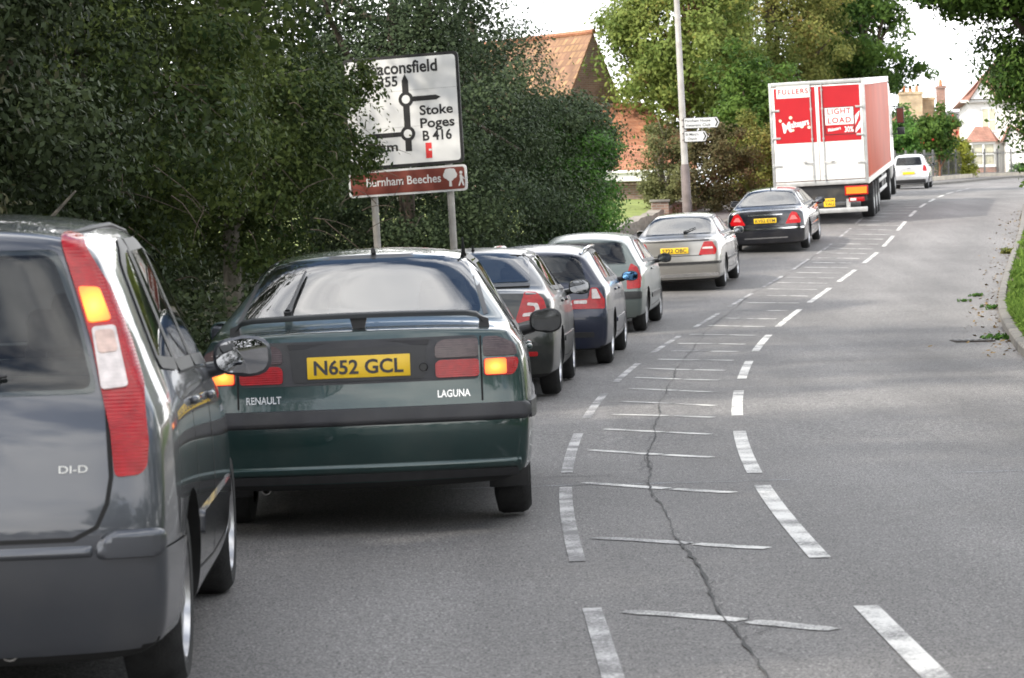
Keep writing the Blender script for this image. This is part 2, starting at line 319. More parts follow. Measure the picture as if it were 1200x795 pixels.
for i, (a, b_, c, d) in enumerate(BARS):
    t = .58 if i % 3 else .6
    n = 7
    for k0, k1 in ((0, t - .02), (t + .02, 1)):
        pts = [(a + (c - a) * k, b_ + (d - b_) * k + .03 * math.sin(k * 4 + i)) for k in np.linspace(k0, k1, n)]
        ribbon(mk, pts, [.105 * (.8 if j in (0, n - 1) else 1.0) * random.uniform(.9, 1.1) for j in range(n)], 1 if (i % 5 == 1 and k0 == 0) else 0)
tag(mk.build("road_markings", [road_paint("road paint", .92, (.62, .61, .58)), road_paint("worn road paint", 1.04, (.52, .51, .50))], smooth=0), kind="structure")
# side road give-way stub far right
mk2 = MB()
random.seed(5)
ck = [(.8, 5.0), (.79, 8.6), (.79, 10.94), (.79, 12.56), (.79, 15.24), (.87, 17.4), (1.13, 21.1), (1.36, 24.42), (1.89, 30.2), (2.87, 38.56), (4.34, 47.78), (5.85, 54.68), (7.79, 63.92)]
cy_ = np.concatenate([np.arange(5, 30, .12), np.arange(30, 63, .4)])
cx_ = np.interp(cy_, [c[1] for c in ck], [c[0] for c in ck])
pts = [(x + random.uniform(-.008, .008) + .012 * math.sin(yy * 2.3), yy) for x, yy in zip(cx_, cy_)]
ribbon(mk2, pts, [max(.004, random.uniform(-.002, .018) + .008 * math.sin(q[1] * 1.7) * math.sin(q[1] * .6)) for q in pts], 0, .0065)
for k in range(60):
    i0 = random.randrange(len(pts) - 20); p = pts[i0]; q = [p]; a = random.uniform(-1.0, 1.0) + (0 if random.random() < .5 else math.pi)
    for j in range(random.randrange(2, 7)): a += random.uniform(-.5, .5); q.append((q[-1][0] + math.cos(a) * .05 * random.uniform(.4, 1), q[-1][1] + math.sin(a) * .12))
    ribbon(mk2, q, [.004 * (1 - j / len(q)) + .0015 for j in range(len(q))], 0, .0066)
for yy, x0, x1 in ((16.6, -.9, .75), (30.5, 3.1, 7.0), (41.5, 5.0, 7.4)):
    pts = [(x, yy + .02 * math.sin(x * 3) + random.uniform(-.02, .02)) for x in np.arange(x0, x1, .15)]
    ribbon(mk2, pts, [random.uniform(.01, .03) for _ in pts], 0, .0065)
tag(mk2.build("road_seam", mat("bitumen seam", (.056, .055, .054), rough=.9, vary=.4, scale=20), smooth=0), kind="structure")
mk3 = MB()
ribbon(mk3, [(x, 15.98 + .015 * math.sin(4 * x)) for x in np.arange(-.5, 1.75, .1)], [.02 + .012 * math.sin(i) for i in range(23)], 0, .002)
ribbon(mk3, [(x, 16.2 + .01 * math.sin(4 * x)) for x in np.arange(2.6, 3.3, .1)], .02, 0, .002)
tag(mk3.build("road_scratch", road_paint("chalky scratch", 1.02, (.42, .44, .47)), smooth=0), kind="structure")

# ------------------------------------------------------------------ foliage helpers
def leaves_mesh(name, P, Nn, tint, size, m, parent, aspect=.55, rng=None):
    """one rhombic leaf face per point"""
    n = len(P); rng = rng or np.random.default_rng(1)
    Nn = Nn / (np.linalg.norm(Nn, axis=1, keepdims=True) + 1e-9)
    t = rng.normal(size=(n, 3)); t[:, 2] -= .35; t -= Nn * (t * Nn).sum(1, keepdims=True); t /= (np.linalg.norm(t, axis=1, keepdims=True) + 1e-9)
    b = np.cross(Nn, t); s = size * rng.uniform(.6, 1.35, n)
    s = s[:, None]
    q = np.stack([P - t * s * .5, P + b * s * aspect * .5 - t * s * .05, P + t * s * .5 - Nn * s * .08, P - b * s * aspect * .5 - t * s * .05], 1).reshape(-1, 3)
    me = bpy.data.meshes.new(name)
    me.vertices.add(4 * n); me.vertices.foreach_set('co', q.astype(np.float32).ravel())
    me.loops.add(4 * n); me.loops.foreach_set('vertex_index', np.arange(4 * n, dtype=np.int32))
    me.polygons.add(n); me.polygons.foreach_set('loop_start', np.arange(0, 4 * n, 4, dtype=np.int32))
    try: me.polygons.foreach_set('loop_total', np.full(n, 4, dtype=np.int32))
    except Exception: pass
    at = me.attributes.new('tint', 'FLOAT', 'FACE'); at.data.foreach_set('value', np.clip(tint, 0, 1).astype(np.float32))
    me.materials.append(m); me.update(calc_edges=True); me.validate()
    o = bpy.data.objects.new(name, me); COL.objects.link(o); o.parent = parent
    return o
def clumps_ellipsoid(rng, c, r, n, shell=.55, zmin=None, noise=.22):
    d = rng.normal(size=(n, 3)); d /= np.linalg.norm(d, axis=1, keepdims=True)
    k = rng.uniform(shell, 1, n) ** .7 * (1 + noise * rng.normal(size=n) * .6)
    p = np.array(c) + d * k[:, None] * np.array(r)
    if zmin is not None: p = p[p[:, 2] > zmin]
    return p
def clumps_box(rng, lo, hi, n, inset=.0):
    return rng.uniform(lo, hi, size=(n, 3))
def foliage(name, parent, cl, cr, per, size, m, seed=0, centre=None, flat=.75, up=.35, aspect=.55, outw=.9):
    """cl: clump centres; cr: clump radius (scalar or array); per: leaves per clump"""
    rng = np.random.default_rng(seed); n = len(cl)
    cr = np.broadcast_to(cr, (n,)) * rng.uniform(.65, 1.4, n)
    idx = np.repeat(np.arange(n), per)
    d = rng.normal(size=(len(idx), 3)); d /= np.linalg.norm(d, axis=1, keepdims=True)
    k = rng.uniform(0.15, 1, len(idx)) ** .5 * (1 + .12 * np.abs(rng.normal(size=len(idx))) ** 2)
    off = d * (k * cr[idx])[:, None]; off[:, 2] *= flat
    P = cl[idx] + off
    c = np.array(centre) if centre is not None else cl.mean(0)
    o = P - c; o /= (np.linalg.norm(o, axis=1, keepdims=True) + 1e-6)
    Nn = d * .6 + o * outw * .6 + rng.normal(size=P.shape) * .55; Nn[:, 2] += up
    ct = rng.uniform(0, 1, n)
    tint = .5 * ct[idx] + .5 * rng.uniform(0, 1, len(idx))
    return leaves_mesh(name, P, Nn, tint, size, m, parent, aspect, rng)
def trunk(name, parent, base, top, r0, m, limbs=(), seed=0, n=9):
    rng = random.Random(seed); mb = MB(); base = Vector(base); top = Vector(top)
    def wob(a, b, k, amp): return [a.lerp(b, i / k) + Vector((rng.uniform(-amp, amp), rng.uniform(-amp, amp), 0)) * (0 < i < k) for i in range(k + 1)]
    pts = wob(base, top, 6, r0 * .6)
    mb.tube([base - Vector((0, 0, .15))] + pts, [r0 * 1.45, r0 * 1.15] + [r0 * (1 - .11 * i) for i in range(1, 7)], n)
    for i, q in enumerate(limbs):
        k = .3 + .65 * ((i * .618) % 1); a = base.lerp(top, k); q = Vector(q)
        p2 = wob(a, q, 4, r0 * .8); mb.tube(p2, [r0 * (.55 - .11 * j) * (1.1 - .4 * k) + .008 for j in range(5)], 6)
        for s in range(2):
            e = p2[2] + Vector((rng.uniform(-.7, .7), rng.uniform(-.7, .7), rng.uniform(.1, .9)))
            mb.tube([p2[2], p2[2].lerp(e, .6), e], [r0 * .2 + .005, r0 * .1 + .004, .004], 5)
    return mb.build(name, m, parent, smooth=180)
BARK = mat("bark brown", (.085, .065, .048), rough=.95, vary=.4, scale=6, bump=.8, bscale=25)
BARK_P = mat("bark pale", (.20, .18, .15), rough=.95, vary=.35, scale=7, bump=.6, bscale=30)
BARK_R = mat("bark red brown", (.17, .085, .05), rough=.95, vary=.35, scale=7, bump=.6, bscale=30)
LM_DARK = leaf_mat("holly leaf", (.020, .030, .013), (.050, .068, .028), .12, .5)
LM_DEEP = leaf_mat("laurel leaf", (.022, .036, .018), (.058, .082, .038), .15, .5)
LM_MID = leaf_mat("hornbeam leaf", (.022, .042, .014), (.085, .112, .030), .3, .55)
LM_DULL = leaf_mat("dull twiggy leaf", (.034, .036, .020), (.085, .082, .042), .2, .6)
LM_IVY = leaf_mat("ivy leaf", (.028, .075, .016), (.095, .20, .038), .25, .45)
LM_SUN = leaf_mat("sycamore leaf", (.085, .135, .030), (.26, .31, .085), .38, .5, (.30, .26, .07))
LM_AUT = leaf_mat("turning leaf", (.085, .115, .030), (.26, .265, .075), .42, .55, (.28, .19, .07))
LM_GRN = leaf_mat("maple leaf", (.028, .066, .016), (.105, .175, .035), .4, .5)
LM_PINK = leaf_mat("reddish shrub leaf", (.058, .058, .028), (.135, .122, .058), .25, .6, (.19, .12, .09))
LM_PALE = leaf_mat("pale shrub leaf", (.075, .085, .035), (.19, .20, .085), .3, .6)
LM_YEL = leaf_mat("yellow green leaf", (.11, .13, .02), (.28, .30, .05), .35, .55)
LM_GRASS = leaf_mat("grass blade", (.06, .12, .02), (.16, .25, .05), .35, .6)

def plant(name, label, cat, loc, foliage_kw, tr=None, group=None):
    """foliage_kw: list of dict(kind ellipsoid|box, ...) in coordinates relative to the base"""
    t = thing(name, label, cat, loc, 0, group)
    allc = []
    for i, k in enumerate(foliage_kw):
        k = dict(k); rng = np.random.default_rng(k.get('seed', i) + 77)
        if k.pop('kind') == 'e': cl = clumps_ellipsoid(rng, k.pop('c'), k.pop('r'), k.pop('n'), k.pop('shell', .55), k.pop('zmin', .05), k.pop('noise', .22))
        else: cl = clumps_box(rng, k.pop('lo'), k.pop('hi'), k.pop('n'))
        nm = k.pop('name', 'crown'); foliage(nm, t, cl, **k); allc.append(cl)
    if tr:
        cl = np.concatenate(allc); rg = random.Random(tr.get('seed', 3)); nl = tr.get('limbs', 8)
        limbs = [cl[rg.randrange(len(cl))] for _ in range(nl)]
        trunk('trunk', t, tr.get('base', (0, 0, 0)), tr['top'], tr['r'], tr.get('m', BARK), limbs, tr.get('seed', 3))
    return t
def gz(x, y, dz=0.0): return (x, y, zg(y) + dz)
BANK = "trees and shrubs massed along the left side"
# --- left bank, from the camera outwards
plant("twiggy_shrub", "dull twiggy dark shrub at the left picture edge behind the silver hatchback roof", "shrub", gz(-5.1, 16.5),
      [dict(kind='e', c=(0, .3, 1.9), r=(1.75, 2.6, 2.1), n=150, cr=.42, per=230, size=.062, m=LM_DULL, seed=1, shell=.35),
       dict(kind='e', c=(-1.0, 1.0, 4.2), r=(1.9, 2.8, 2.4), n=70, cr=.6, per=150, size=.12, m=LM_DEEP, seed=2)],
      dict(top=(-.2, .2, 3.2), r=.11, limbs=16, m=BARK), BANK)
plant("holly_tree", "tall dark glossy holly behind the silver hatchback, deep shade beneath its lowest boughs", "tree", gz(-5.0, 22.5),
      [dict(kind='e', c=(.1, 0, 2.9), r=(1.9, 3.0, 1.7), n=190, cr=.42, per=240, size=.07, m=LM_DARK, seed=3, shell=.4, zmin=1.5),
       dict(kind='e', c=(-.8, 0, 7.4), r=(2.7, 3.6, 4.0), n=120, cr=.7, per=150, size=.15, m=LM_DARK, seed=4),
       dict(kind='e', c=(-1.2, 0, 1.2), r=(1.3, 2.8, 1.5), n=60, cr=.5, per=170, size=.09, m=LM_DARK, seed=41)],
      dict(top=(-.3, 0, 6), r=.17, limbs=14), BANK)
plant("hazel_tree", "leafy mid green hazel with yellowish shoots, left of the big white direction sign", "tree", gz(-4.5, 29.0),
      [dict(kind='e', c=(.25, 0, 3.0), r=(1.75, 3.2, 1.5), n=170, cr=.40, per=220, size=.075, m=LM_MID, seed=5, shell=.4, zmin=1.4),
       dict(kind='e', c=(-.5, 0, 7.4), r=(2.5, 3.6, 4.0), n=120, cr=.7, per=150, size=.16, m=LM_MID, seed=6),
       dict(kind='e', c=(-.7, .5, 1.3), r=(1.3, 2.8, 1.4), n=70, cr=.5, per=170, size=.085, m=LM_DEEP, seed=61)],
      dict(top=(-.2, 0, 5.6), r=.13, limbs=14, m=BARK_P), BANK)
plant("hornbeam_tree", "overhanging hornbeam whose drooping sprays cover the left edge of the direction sign", "tree", gz(-4.0, 38.6),
      [dict(kind='e', c=(.25, 0, 3.1), r=(1.45, 2.0, 2.0), n=150, cr=.42, per=190, size=.085, m=LM_MID, seed=7, shell=.4, zmin=.6),
       dict(kind='e', c=(1.6, 1.6, 2.75), r=(.6, .7, .40), n=20, cr=.22, per=85, size=.085, m=LM_MID, seed=71),
       dict(kind='e', c=(1.55, 1.6, 3.85), r=(.5, .7, .5), n=16, cr=.2, per=80, size=.085, m=LM_MID, seed=72),
       dict(kind='e', c=(-.3, 0, 6.8), r=(2.2, 3.0, 2.6), n=70, cr=.7, per=150, size=.17, m=LM_MID, seed=8)],
      dict(top=(-.2, 0, 5.4), r=.15, limbs=16, m=BARK_P), BANK)
plant("laurel_thicket", "dark blue-green laurel thicket filling the space behind the white direction sign", "shrub", gz(-1.9, 51.5),
      [dict(kind='e', c=(0, 0, 2.6), r=(2.9, 4.0, 3.0), n=170, cr=.62, per=420, size=.08, m=LM_DEEP, seed=9, shell=.5),
       dict(kind='e', c=(-.9, .5, 6.4), r=(2.7, 3.6, 2.6), n=110, cr=.72, per=260, size=.10, m=LM_DEEP, seed=10)],
      dict(top=(-.3, 0, 6), r=.2, limbs=14), BANK)
plant("yew_tree", "tall dark evergreen right of the white direction sign, bright sky over its right shoulder", "tree", gz(-.45, 58.2),
      [dict(kind='e', c=(.1, 0, 1.6), r=(2.1, 3.0, 2.6), n=130, cr=.58, per=400, size=.08, m=LM_DEEP, seed=11, shell=.5),
       dict(kind='e', c=(-.7, 0, 3.7), r=(1.9, 2.6, 1.9), n=100, cr=.58, per=330, size=.085, m=LM_DEEP, seed=12)],
      dict(top=(-.3, 0, 5.5), r=.2, limbs=14), BANK)
plant("ivy_hedge", "bright green ivy clad hedge with a clipped upright right end before the stone wall", "hedge", gz(1.95, 60.6),
      [dict(kind='b', lo=(-1.4, -2.6, .1), hi=(.40, 2.4, 3.0), n=190, cr=.38, per=300, size=.085, m=LM_IVY, seed=14, centre=(-.8, 0, 1.2)),
       dict(kind='e', c=(-.65, 0, 3.05), r=(.95, 2.4, .65), n=60, cr=.38, per=170, size=.10, m=LM_DEEP, seed=15)],
      dict(top=(-.4, 0, 2.0), r=.1, limbs=10), BANK)
plant("hawthorn_thicket", "dark hawthorn thicket closing the back of the left bank in deep shade", "thicket", gz(-6.0, 34),
      [dict(kind='b', lo=(-2.6, -22, .1), hi=(.1, 20, 4.2), n=760, cr=.65, per=240, size=.12, m=LM_DARK, seed=95, centre=(-9, 0, 2)),
       dict(kind='b', lo=(-3.2, -22, 4.2), hi=(-.4, 16, 7.5), n=260, cr=.8, per=110, size=.17, m=LM_DARK, seed=96, centre=(-9, 0, 4))], dict(top=(-1, 0, 4), r=.12, limbs=10), BANK)
plant("elder_shrub", "dark elder filling the gap far left behind the two sign posts", "shrub", gz(-4.9, 57),
      [dict(kind='e', c=(0, 0, 1.8), r=(2.6, 3.2, 2.8), n=150, cr=.6, per=260, size=.10, m=LM_DARK, seed=98)], dict(top=(0, 0, 2.5), r=.1, limbs=8), BANK)
BEH = "tall roadside trees round the viewpoint that the car paint reflects"
plant("oak_tree", "tall spreading oak over the left pavement beside the viewpoint, out of view, added to shade the nearest cars", "tree", gz(-6.6, 8.0),
      [dict(kind='e', c=(.2, 1.5, 7.2), r=(3.0, 7.2, 5.6), n=330, cr=.85, per=160, size=.17, m=LM_MID, seed=90, shell=.3, zmin=.8)], dict(top=(0, 0, 7), r=.3, limbs=12), BEH)  # unseen tree, added and widened to shade the near road
plant("oak_tree", "oak standing back from the road on the left, behind the viewpoint", "tree", gz(-9.5, -16),
      [dict(kind='e', c=(.2, 0, 5.2), r=(3.6, 4.2, 4.2), n=150, cr=.9, per=120, size=.25, m=LM_MID, seed=91, shell=.3, zmin=.8)], dict(top=(0, 0, 6), r=.3, limbs=10), BEH)
plant("oak_tree", "oak beside the right verge, behind the viewpoint", "tree", gz(10.5, -22),
      [dict(kind='e', c=(.2, 0, 5.0), r=(3.6, 4.2, 4.2), n=150, cr=.9, per=120, size=.25, m=LM_GRN, seed=92, shell=.3, zmin=.8)], dict(top=(0, 0, 6), r=.3, limbs=10), BEH)
plant("field_hedge", "long tall hedge closing the road far behind the viewpoint", "hedge", gz(0, -62),
      [dict(kind='b', lo=(-26, -2, .2), hi=(26, 2, 4.2), n=420, cr=.9, per=70, size=.34, m=LM_DEEP, seed=93, up=.2)], dict(top=(0, 0, 3), r=.15, limbs=6), BEH)
plant("beech_hedge", "tall beech hedge along the back of the right verge beside the viewpoint", "hedge", gz(12.5, 10),
      [dict(kind='b', lo=(-1.5, -26, .1), hi=(1.5, 24, 6.0), n=620, cr=.9, per=80, size=.26, m=LM_GRN, seed=97, up=.2)], dict(top=(0, 0, 4), r=.15, limbs=8), BEH)
# bare pale branch in the shade
t = thing("bare_branch", "bare pale dead branch sticking out of the dark undergrowth behind the silver hatchback", "branch", gz(-3.55, 20.5, 0))
mb = MB(); mb.tube([(-.35, .3, .0), (-.3, .2, 1.0), (-.12, 0, 1.65), (.22, -.1, 1.98)], [.03, .028, .022, .008], 7); mb.tube([(.0, -.03, 1.78), (.16, -.1, 1.76)], [.012, .005], 5)
mb.build('limb', BARK_P, t)
# dead twigs and trailing stems: stuff one cannot count
rng = random.Random(8); mb = MB()
for i in range(90):
    yy = rng.uniform(15, 40); xx = kl(yy) - rng.uniform(.6, 1.9); z0 = zg(yy) + rng.uniform(1.0, 3.4)
    p = [Vector((xx, yy, z0))]; d = Vector((rng.uniform(-.5, .8), rng.uniform(-.6, .4), rng.uniform(-.5, .6)))
    for k in range(4): d += Vector((rng.uniform(-.2, .2), rng.uniform(-.2, .2), -.12)); p.append(p[-1] + d * .2)
    mb.tube(p, [.008, .006, .005, .004, .002], 4, cap=False)
tag(mb.build("dead_twigs", BARK), "thin bare twigs tangled through the dark left bank foliage", "twigs", None, "stuff")
# ground ivy under the bank
rng = np.random.default_rng(5); n = 30000
yy = rng.uniform(12, 62, n); klx = np.interp(yy, _YS, _KL); xx = klx - 1.75 - rng.uniform(-.1, 3.0, n) ; zz = np.interp(yy, _YS, _ZT)
P = np.stack([xx, yy, zz + rng.uniform(0, 1, n) ** 2 * .9], 1); Nn = rng.normal(size=(n, 3)); Nn[:, 2] += .8; Nn[:, 1] -= .5
o = leaves_mesh("ground_ivy", P, Nn, rng.uniform(0, 1, n), .10, LM_DARK, None); tag(o, "dark ivy and nettles covering the ground beneath the left bank", "ground cover", None, "stuff")
# --- trees beyond the hedge
FAR = "trees behind the wall left of the lorry"
plant("sycamore_tree", "sunlit pale green sycamore right of the gabled house, behind the lamp post", "tree", (6.45, 93, zg(93)),
      [dict(kind='e', c=(-.3, 0, 6.3), r=(3.0, 3.2, 4.6), n=230, cr=.62, per=190, size=.17, m=LM_SUN, seed=20, shell=.35, zmin=2.2),
       dict(kind='e', c=(-1.6, -1, 4.1), r=(1.3, 1.5, .8), n=16, cr=.45, per=70, size=.18, m=LM_SUN, seed=21)],
      dict(top=(-.2, 0, 7), r=.20, limbs=16, m=BARK_R), FAR)
plant("cedar_tree", "broad yellow-brown feathery tree directly behind the top of the lorry", "tree", (10.0, 100, zg(100)),
      [dict(kind='e', c=(-.4, 0, 5.8), r=(3.3, 3.2, 4.6), n=240, cr=.62, per=210, size=.14, m=LM_AUT, seed=22, shell=.35, zmin=.8)],
      dict(top=(0, 0, 8), r=.26, limbs=16, m=BARK), FAR)
plant("maple_tree", "deep green spreading maple reaching over the right end of the lorry roof", "tree", (14.0, 104, zg(104)),
      [dict(kind='e', c=(-.3, 0, 6.6), r=(2.3, 3.0, 4.2), n=190, cr=.58, per=170, size=.18, m=LM_GRN, seed=24, shell=.3, zmin=2.0),
       dict(kind='e', c=(1.3, 0, 4.9), r=(1.6, 1.4, .5), n=14, cr=.36, per=70, size=.19, m=LM_GRN, seed=25)],
      dict(top=(0, 0, 8), r=.22, limbs=14, m=BARK), FAR)
plant("bay_tree", "dark leafy tree at the left edge of the lorry's rear doors", "tree", (8.0, 86, zg(86)),
      [dict(kind='e', c=(.0, 0, 2.5), r=(1.5, 1.6, 2.4), n=110, cr=.45, per=130, size=.15, m=LM_GRN, seed=26, shell=.4)],
      dict(top=(0, 0, 3), r=.12, limbs=10), FAR)
SH = "shrubs on top of the roadside wall"
plant("willow_shrub", "pale olive upright shrub on the left of the lamp post above the wall", "shrub", (4.35, 75.0, zg(75) + .15),
      [dict(kind='e', c=(0, 0, 1.35), r=(.72, .9, 1.35), n=75, cr=.26, per=150, size=.085, m=LM_PALE, seed=27, shell=.4, up=.8)],
      dict(top=(0, 0, 1.5), r=.05, limbs=10, m=BARK_P), SH)
plant("smoke_bush", "dusky reddish brown bush between the lamp post and the black saloon", "shrub", (6.05, 77.5, zg(77) + .15),
      [dict(kind='e', c=(0, 0, 1.25), r=(1.25, 1.1, 1.3), n=100, cr=.3, per=150, size=.09, m=LM_PINK, seed=28, shell=.4, zmin=-.1)],
      dict(top=(0, 0, 1.3), r=.06, limbs=10, m=BARK_R), SH)
plant("privet_bush", "mixed green and rust bush against the left rear corner of the lorry", "shrub", (7.5, 80.5, zg(80)),
      [dict(kind='e', c=(0, 0, 1.3), r=(1.2, 1.2, 1.7), n=80, cr=.32, per=140, size=.1, m=LM_AUT, seed=29, shell=.4)],
      dict(top=(0, 0, 1.3), r=.06, limbs=8), SH)
# --- right side
plant("lime_tree", "big leafy tree overhanging the right edge of the road, nearest on the right", "tree", gz(9.7, 41.0),
      [dict(kind='e', c=(.0, 0, 3.95), r=(2.2, 2.4, 2.35), n=420, cr=.42, per=290, size=.085, m=LM_GRN, seed=30, shell=.4, zmin=1.7, noise=.06),
       dict(kind='e', c=(-2.3, -.3, 5.05), r=(1.5, 1.2, .40), n=80, cr=.30, per=200, noise=.05, size=.10, m=LM_GRN, seed=31),
       dict(kind='e', c=(-.2, 0, 6.6), r=(2.8, 2.8, 1.6), n=60, cr=.6, per=120, size=.15, m=LM_GRN, seed=32)],
      dict(top=(0, 0, 5), r=.2, limbs=16))
plant("laurel_hedge", "tall dense green hedge right beside the lorry cab", "hedge", (22.0, 146, zg(146)),
      [dict(kind='e', c=(-.3, 0, 1.6), r=(1.5, 4.0, 2.6), n=120, cr=.5, per=100, size=.22, m=LM_IVY, seed=33, shell=.4)],
      dict(top=(0, 0, 2.5), r=.1, limbs=8))
t = plant("rowan_tree", "small rowan tree dotted with red berries right of the silver hatchback on the hill", "tree", (23.0, 141, zg(141)),
      [dict(kind='e', c=(0, 0, 2.5), r=(1.15, 1.2, 1.45), n=60, cr=.4, per=95, size=.2, m=LM_GRN, seed=34, shell=.3, zmin=.9)],
      dict(top=(0, 0, 2.4), r=.07, limbs=8, m=BARK_R))
rg = random.Random(2); M_BERRY = mat("red berry", (.55, .03, .015), rough=.4)
for i in range(22):
    a = rg.uniform(0, 6.28); h = rg.uniform(1.6, 3.6); r_ = 1.0 * math.sqrt(max(.1, 1 - ((h - 2.5) / 1.5) ** 2))
    mb = MB(); bm = bmesh.new(); bmesh.ops.create_icosphere(bm, subdivisions=1, radius=rg.uniform(.05, .09)); bm.verts.ensure_lookup_table()
    mb.add([tuple(q.co + Vector((r_ * math.cos(a), r_ * math.sin(a), h))) for q in bm.verts], [[q.index for q in p.verts] for p in bm.faces]); bm.free(); mb.build('berry_cluster', M_BERRY, t)
plant("spindle_bush", "yellow-green bush behind the railings left of the white house", "shrub", (25.2, 149, zg(149)),
      [dict(kind='e', c=(0, 0, 1.1), r=(1.2, 1.2, 1.5), n=50, cr=.36, per=90, size=.2, m=LM_YEL, seed=35, shell=.3)],
      dict(top=(0, 0, 1.2), r=.05, limbs=6))
plant("box_hedge", "low clipped green hedge before the white house", "hedge", (31.3, 159, zg(159)),
      [dict(kind='b', lo=(-1.3, -.4, .1), hi=(2.6, .4, .75), n=80, cr=.25, per=80, size=.14, m=LM_IVY, seed=36)], dict(top=(0, 0, .5), r=.05, limbs=6))
plant("pine_tree", "distant dark green rounded tree rising behind the brick chimney stack", "tree", (30.4, 232, 5.9),
      [dict(kind='e', c=(0, 0, 7.0), r=(2.6, 2.5, 2.2), n=90, cr=.6, per=80, size=.3, m=LM_GRN, seed=37, shell=.3)],
      dict(top=(0, 0, 7), r=.2, limbs=8))
# grass verge on the right and litter in the gutter
rng = np.random.default_rng(9); n = 60000
yy = rng.uniform(2, 66, n); kx = np.interp(yy, _YS, _KR); w = rng.uniform(0, 1, n) ** 1.3 * 3.2 + .16 + .35 * np.sin(yy * .9) ** 2 * (yy > 40)
P = np.stack([kx + w, yy, np.interp(yy, _YS, _ZT) + .10 + rng.uniform(.03, .13, n)], 1); Nn = rng.normal(size=(n, 3)); Nn[:, 2] *= .25; Nn[:, 1] -= .4
tag(leaves_mesh("grass", P, Nn, rng.uniform(0, 1, n), .2, LM_GRASS, None, .16), "rough bright grass along the right kerb", "grass", None, "stuff")
n = 420
yy = rng.uniform(30, 75, n); kx = np.interp(yy, _YS, _KR); w = np.abs(rng.normal(size=n)) * .28
P = np.stack([kx - .02 - w * (rng.uniform(0, 1, n) < .7) , yy, np.interp(yy, _YS, _ZT) + .012], 1); Nn = rng.normal(size=(n, 3)) * .3; Nn[:, 2] += 1
LM_LIT = leaf_mat("leaf litter", (.10, .07, .035), (.24, .17, .08), .1, .8)
tag(leaves_mesh("leaf_litter", P, Nn, rng.uniform(0, 1, n), .07, LM_LIT, None, .6), "brown leaf litter lying in the right gutter", "leaf litter", None, "stuff")
for i, (dx, yy, k, lab) in enumerate([(-.55, 45.3, 1.0, "small green weed sprouting in the road, farther one out from the right kerb"), (-.8, 43.9, .8, "smallest green weed in the road, farthest out from the right kerb"), (-.12, 41.6, 1.2, "ragged weed growing in the gutter at the end of the bare kerb"), (-.18, 34.0, 1.3, "flat green weed sprawling beside the drain grate"), (-.1, 58.5, 2.0, "brownish fallen spray lying by the right kerb up the hill")]):
    t = thing("weed", lab, "weed", (kr(yy) + dx * .7, yy, zg(yy)), 0, "weeds in the right gutter")
    rg = np.random.default_rng(i); cl = rg.normal(size=(14, 3)) * np.array([.14, .14, .02]) * k * .38 + np.array([0, 0, .03 * k])
    foliage('leaves', t, cl, .03 * k, 10, .05 * k, LM_AUT if i == 4 else LM_IVY, i)

# ------------------------------------------------------------------ car builder
def glass_mat(name, tint, ior):
    m = bpy.data.materials.new(name); m.use_nodes = True; t = m.node_tree; N = t.nodes; l = t.links.new; N.remove(N['Principled BSDF'])
    tr = N.new('ShaderNodeBsdfTransparent'); tr.inputs['Color'].default_value = (*tint, 1)
    gl = N.new('ShaderNodeBsdfGlossy'); gl.inputs['Roughness'].default_value = .015
    tcn = N.new('ShaderNodeTexCoord'); nz = N.new('ShaderNodeTexNoise'); nz.inputs['Scale'].default_value = 3; nz.inputs['Detail'].default_value = 5; l(tcn.outputs['Object'], nz.inputs['Vector'])
    df = N.new('ShaderNodeBsdfDiffuse'); df.inputs['Color'].default_value = (.30, .29, .27, 1)
    du = N.new('ShaderNodeMapRange'); du.inputs['From Min'].default_value = .45; du.inputs['From Max'].default_value = .75; du.inputs['To Max'].default_value = .05; l(nz.outputs['Fac'], du.inputs['Value'])
    m1 = N.new('ShaderNodeMixShader'); l(du.outputs['Result'], m1.inputs['Fac']); l(tr.outputs['BSDF'], m1.inputs[1]); l(df.outputs['BSDF'], m1.inputs[2])
    fr = N.new('ShaderNodeFresnel'); fr.inputs['IOR'].default_value = ior
    m2 = N.new('ShaderNodeMixShader'); l(fr.outputs['Fac'], m2.inputs['Fac']); l(m1.outputs['Shader'], m2.inputs[1]); l(gl.outputs['BSDF'], m2.inputs[2]); l(m2.outputs['Shader'], N['Material Output'].inputs['Surface'])
    return m
GLASS = glass_mat("car glass", (.70, .74, .72), 1.55)
GLASS_B = glass_mat("bright car glass", (.62, .66, .65), 2.3)
LINING = mat("dark cabin lining", (.075, .075, .078), rough=.8, vary=.2, scale=9)
SEATC = mat("seat cloth", (.07, .07, .08), rough=.9, vary=.3, scale=14)
GLASS_M = mat("mirror glass", (.27, .28, .30), rough=.01, metal=1.0, vary=0)  # dark base colour stands in for dark trees reflected in the mirrors
TRIM = mat("black trim", (.018, .018, .019), rough=.45, vary=.2, scale=20)
PLAST = mat("grey bumper plastic", (.028, .028, .032), rough=.5, vary=.2, scale=9, bump=.15, bscale=300, dirt=((.10, .095, .085), 4, .3))
SEAMM = mat("panel gap", (.006, .006, .006), rough=.8, vary=0)
CHROME = mat("bright metal", (.72, .72, .72), rough=.12, metal=1.0, vary=.05)
ALLOY = mat("alloy wheel", (.50, .50, .51), rough=.3, metal=.85, vary=.12, dirt=((.10, .085, .07), 12, .6))
STEELW = mat("wheel trim plastic", (.36, .36, .37), rough=.4, metal=.3, vary=.12, dirt=((.10, .085, .07), 12, .6))
TYRE = mat("tyre rubber", (.018, .018, .018), rough=.85, vary=.3, scale=20, bump=.2, bscale=90)
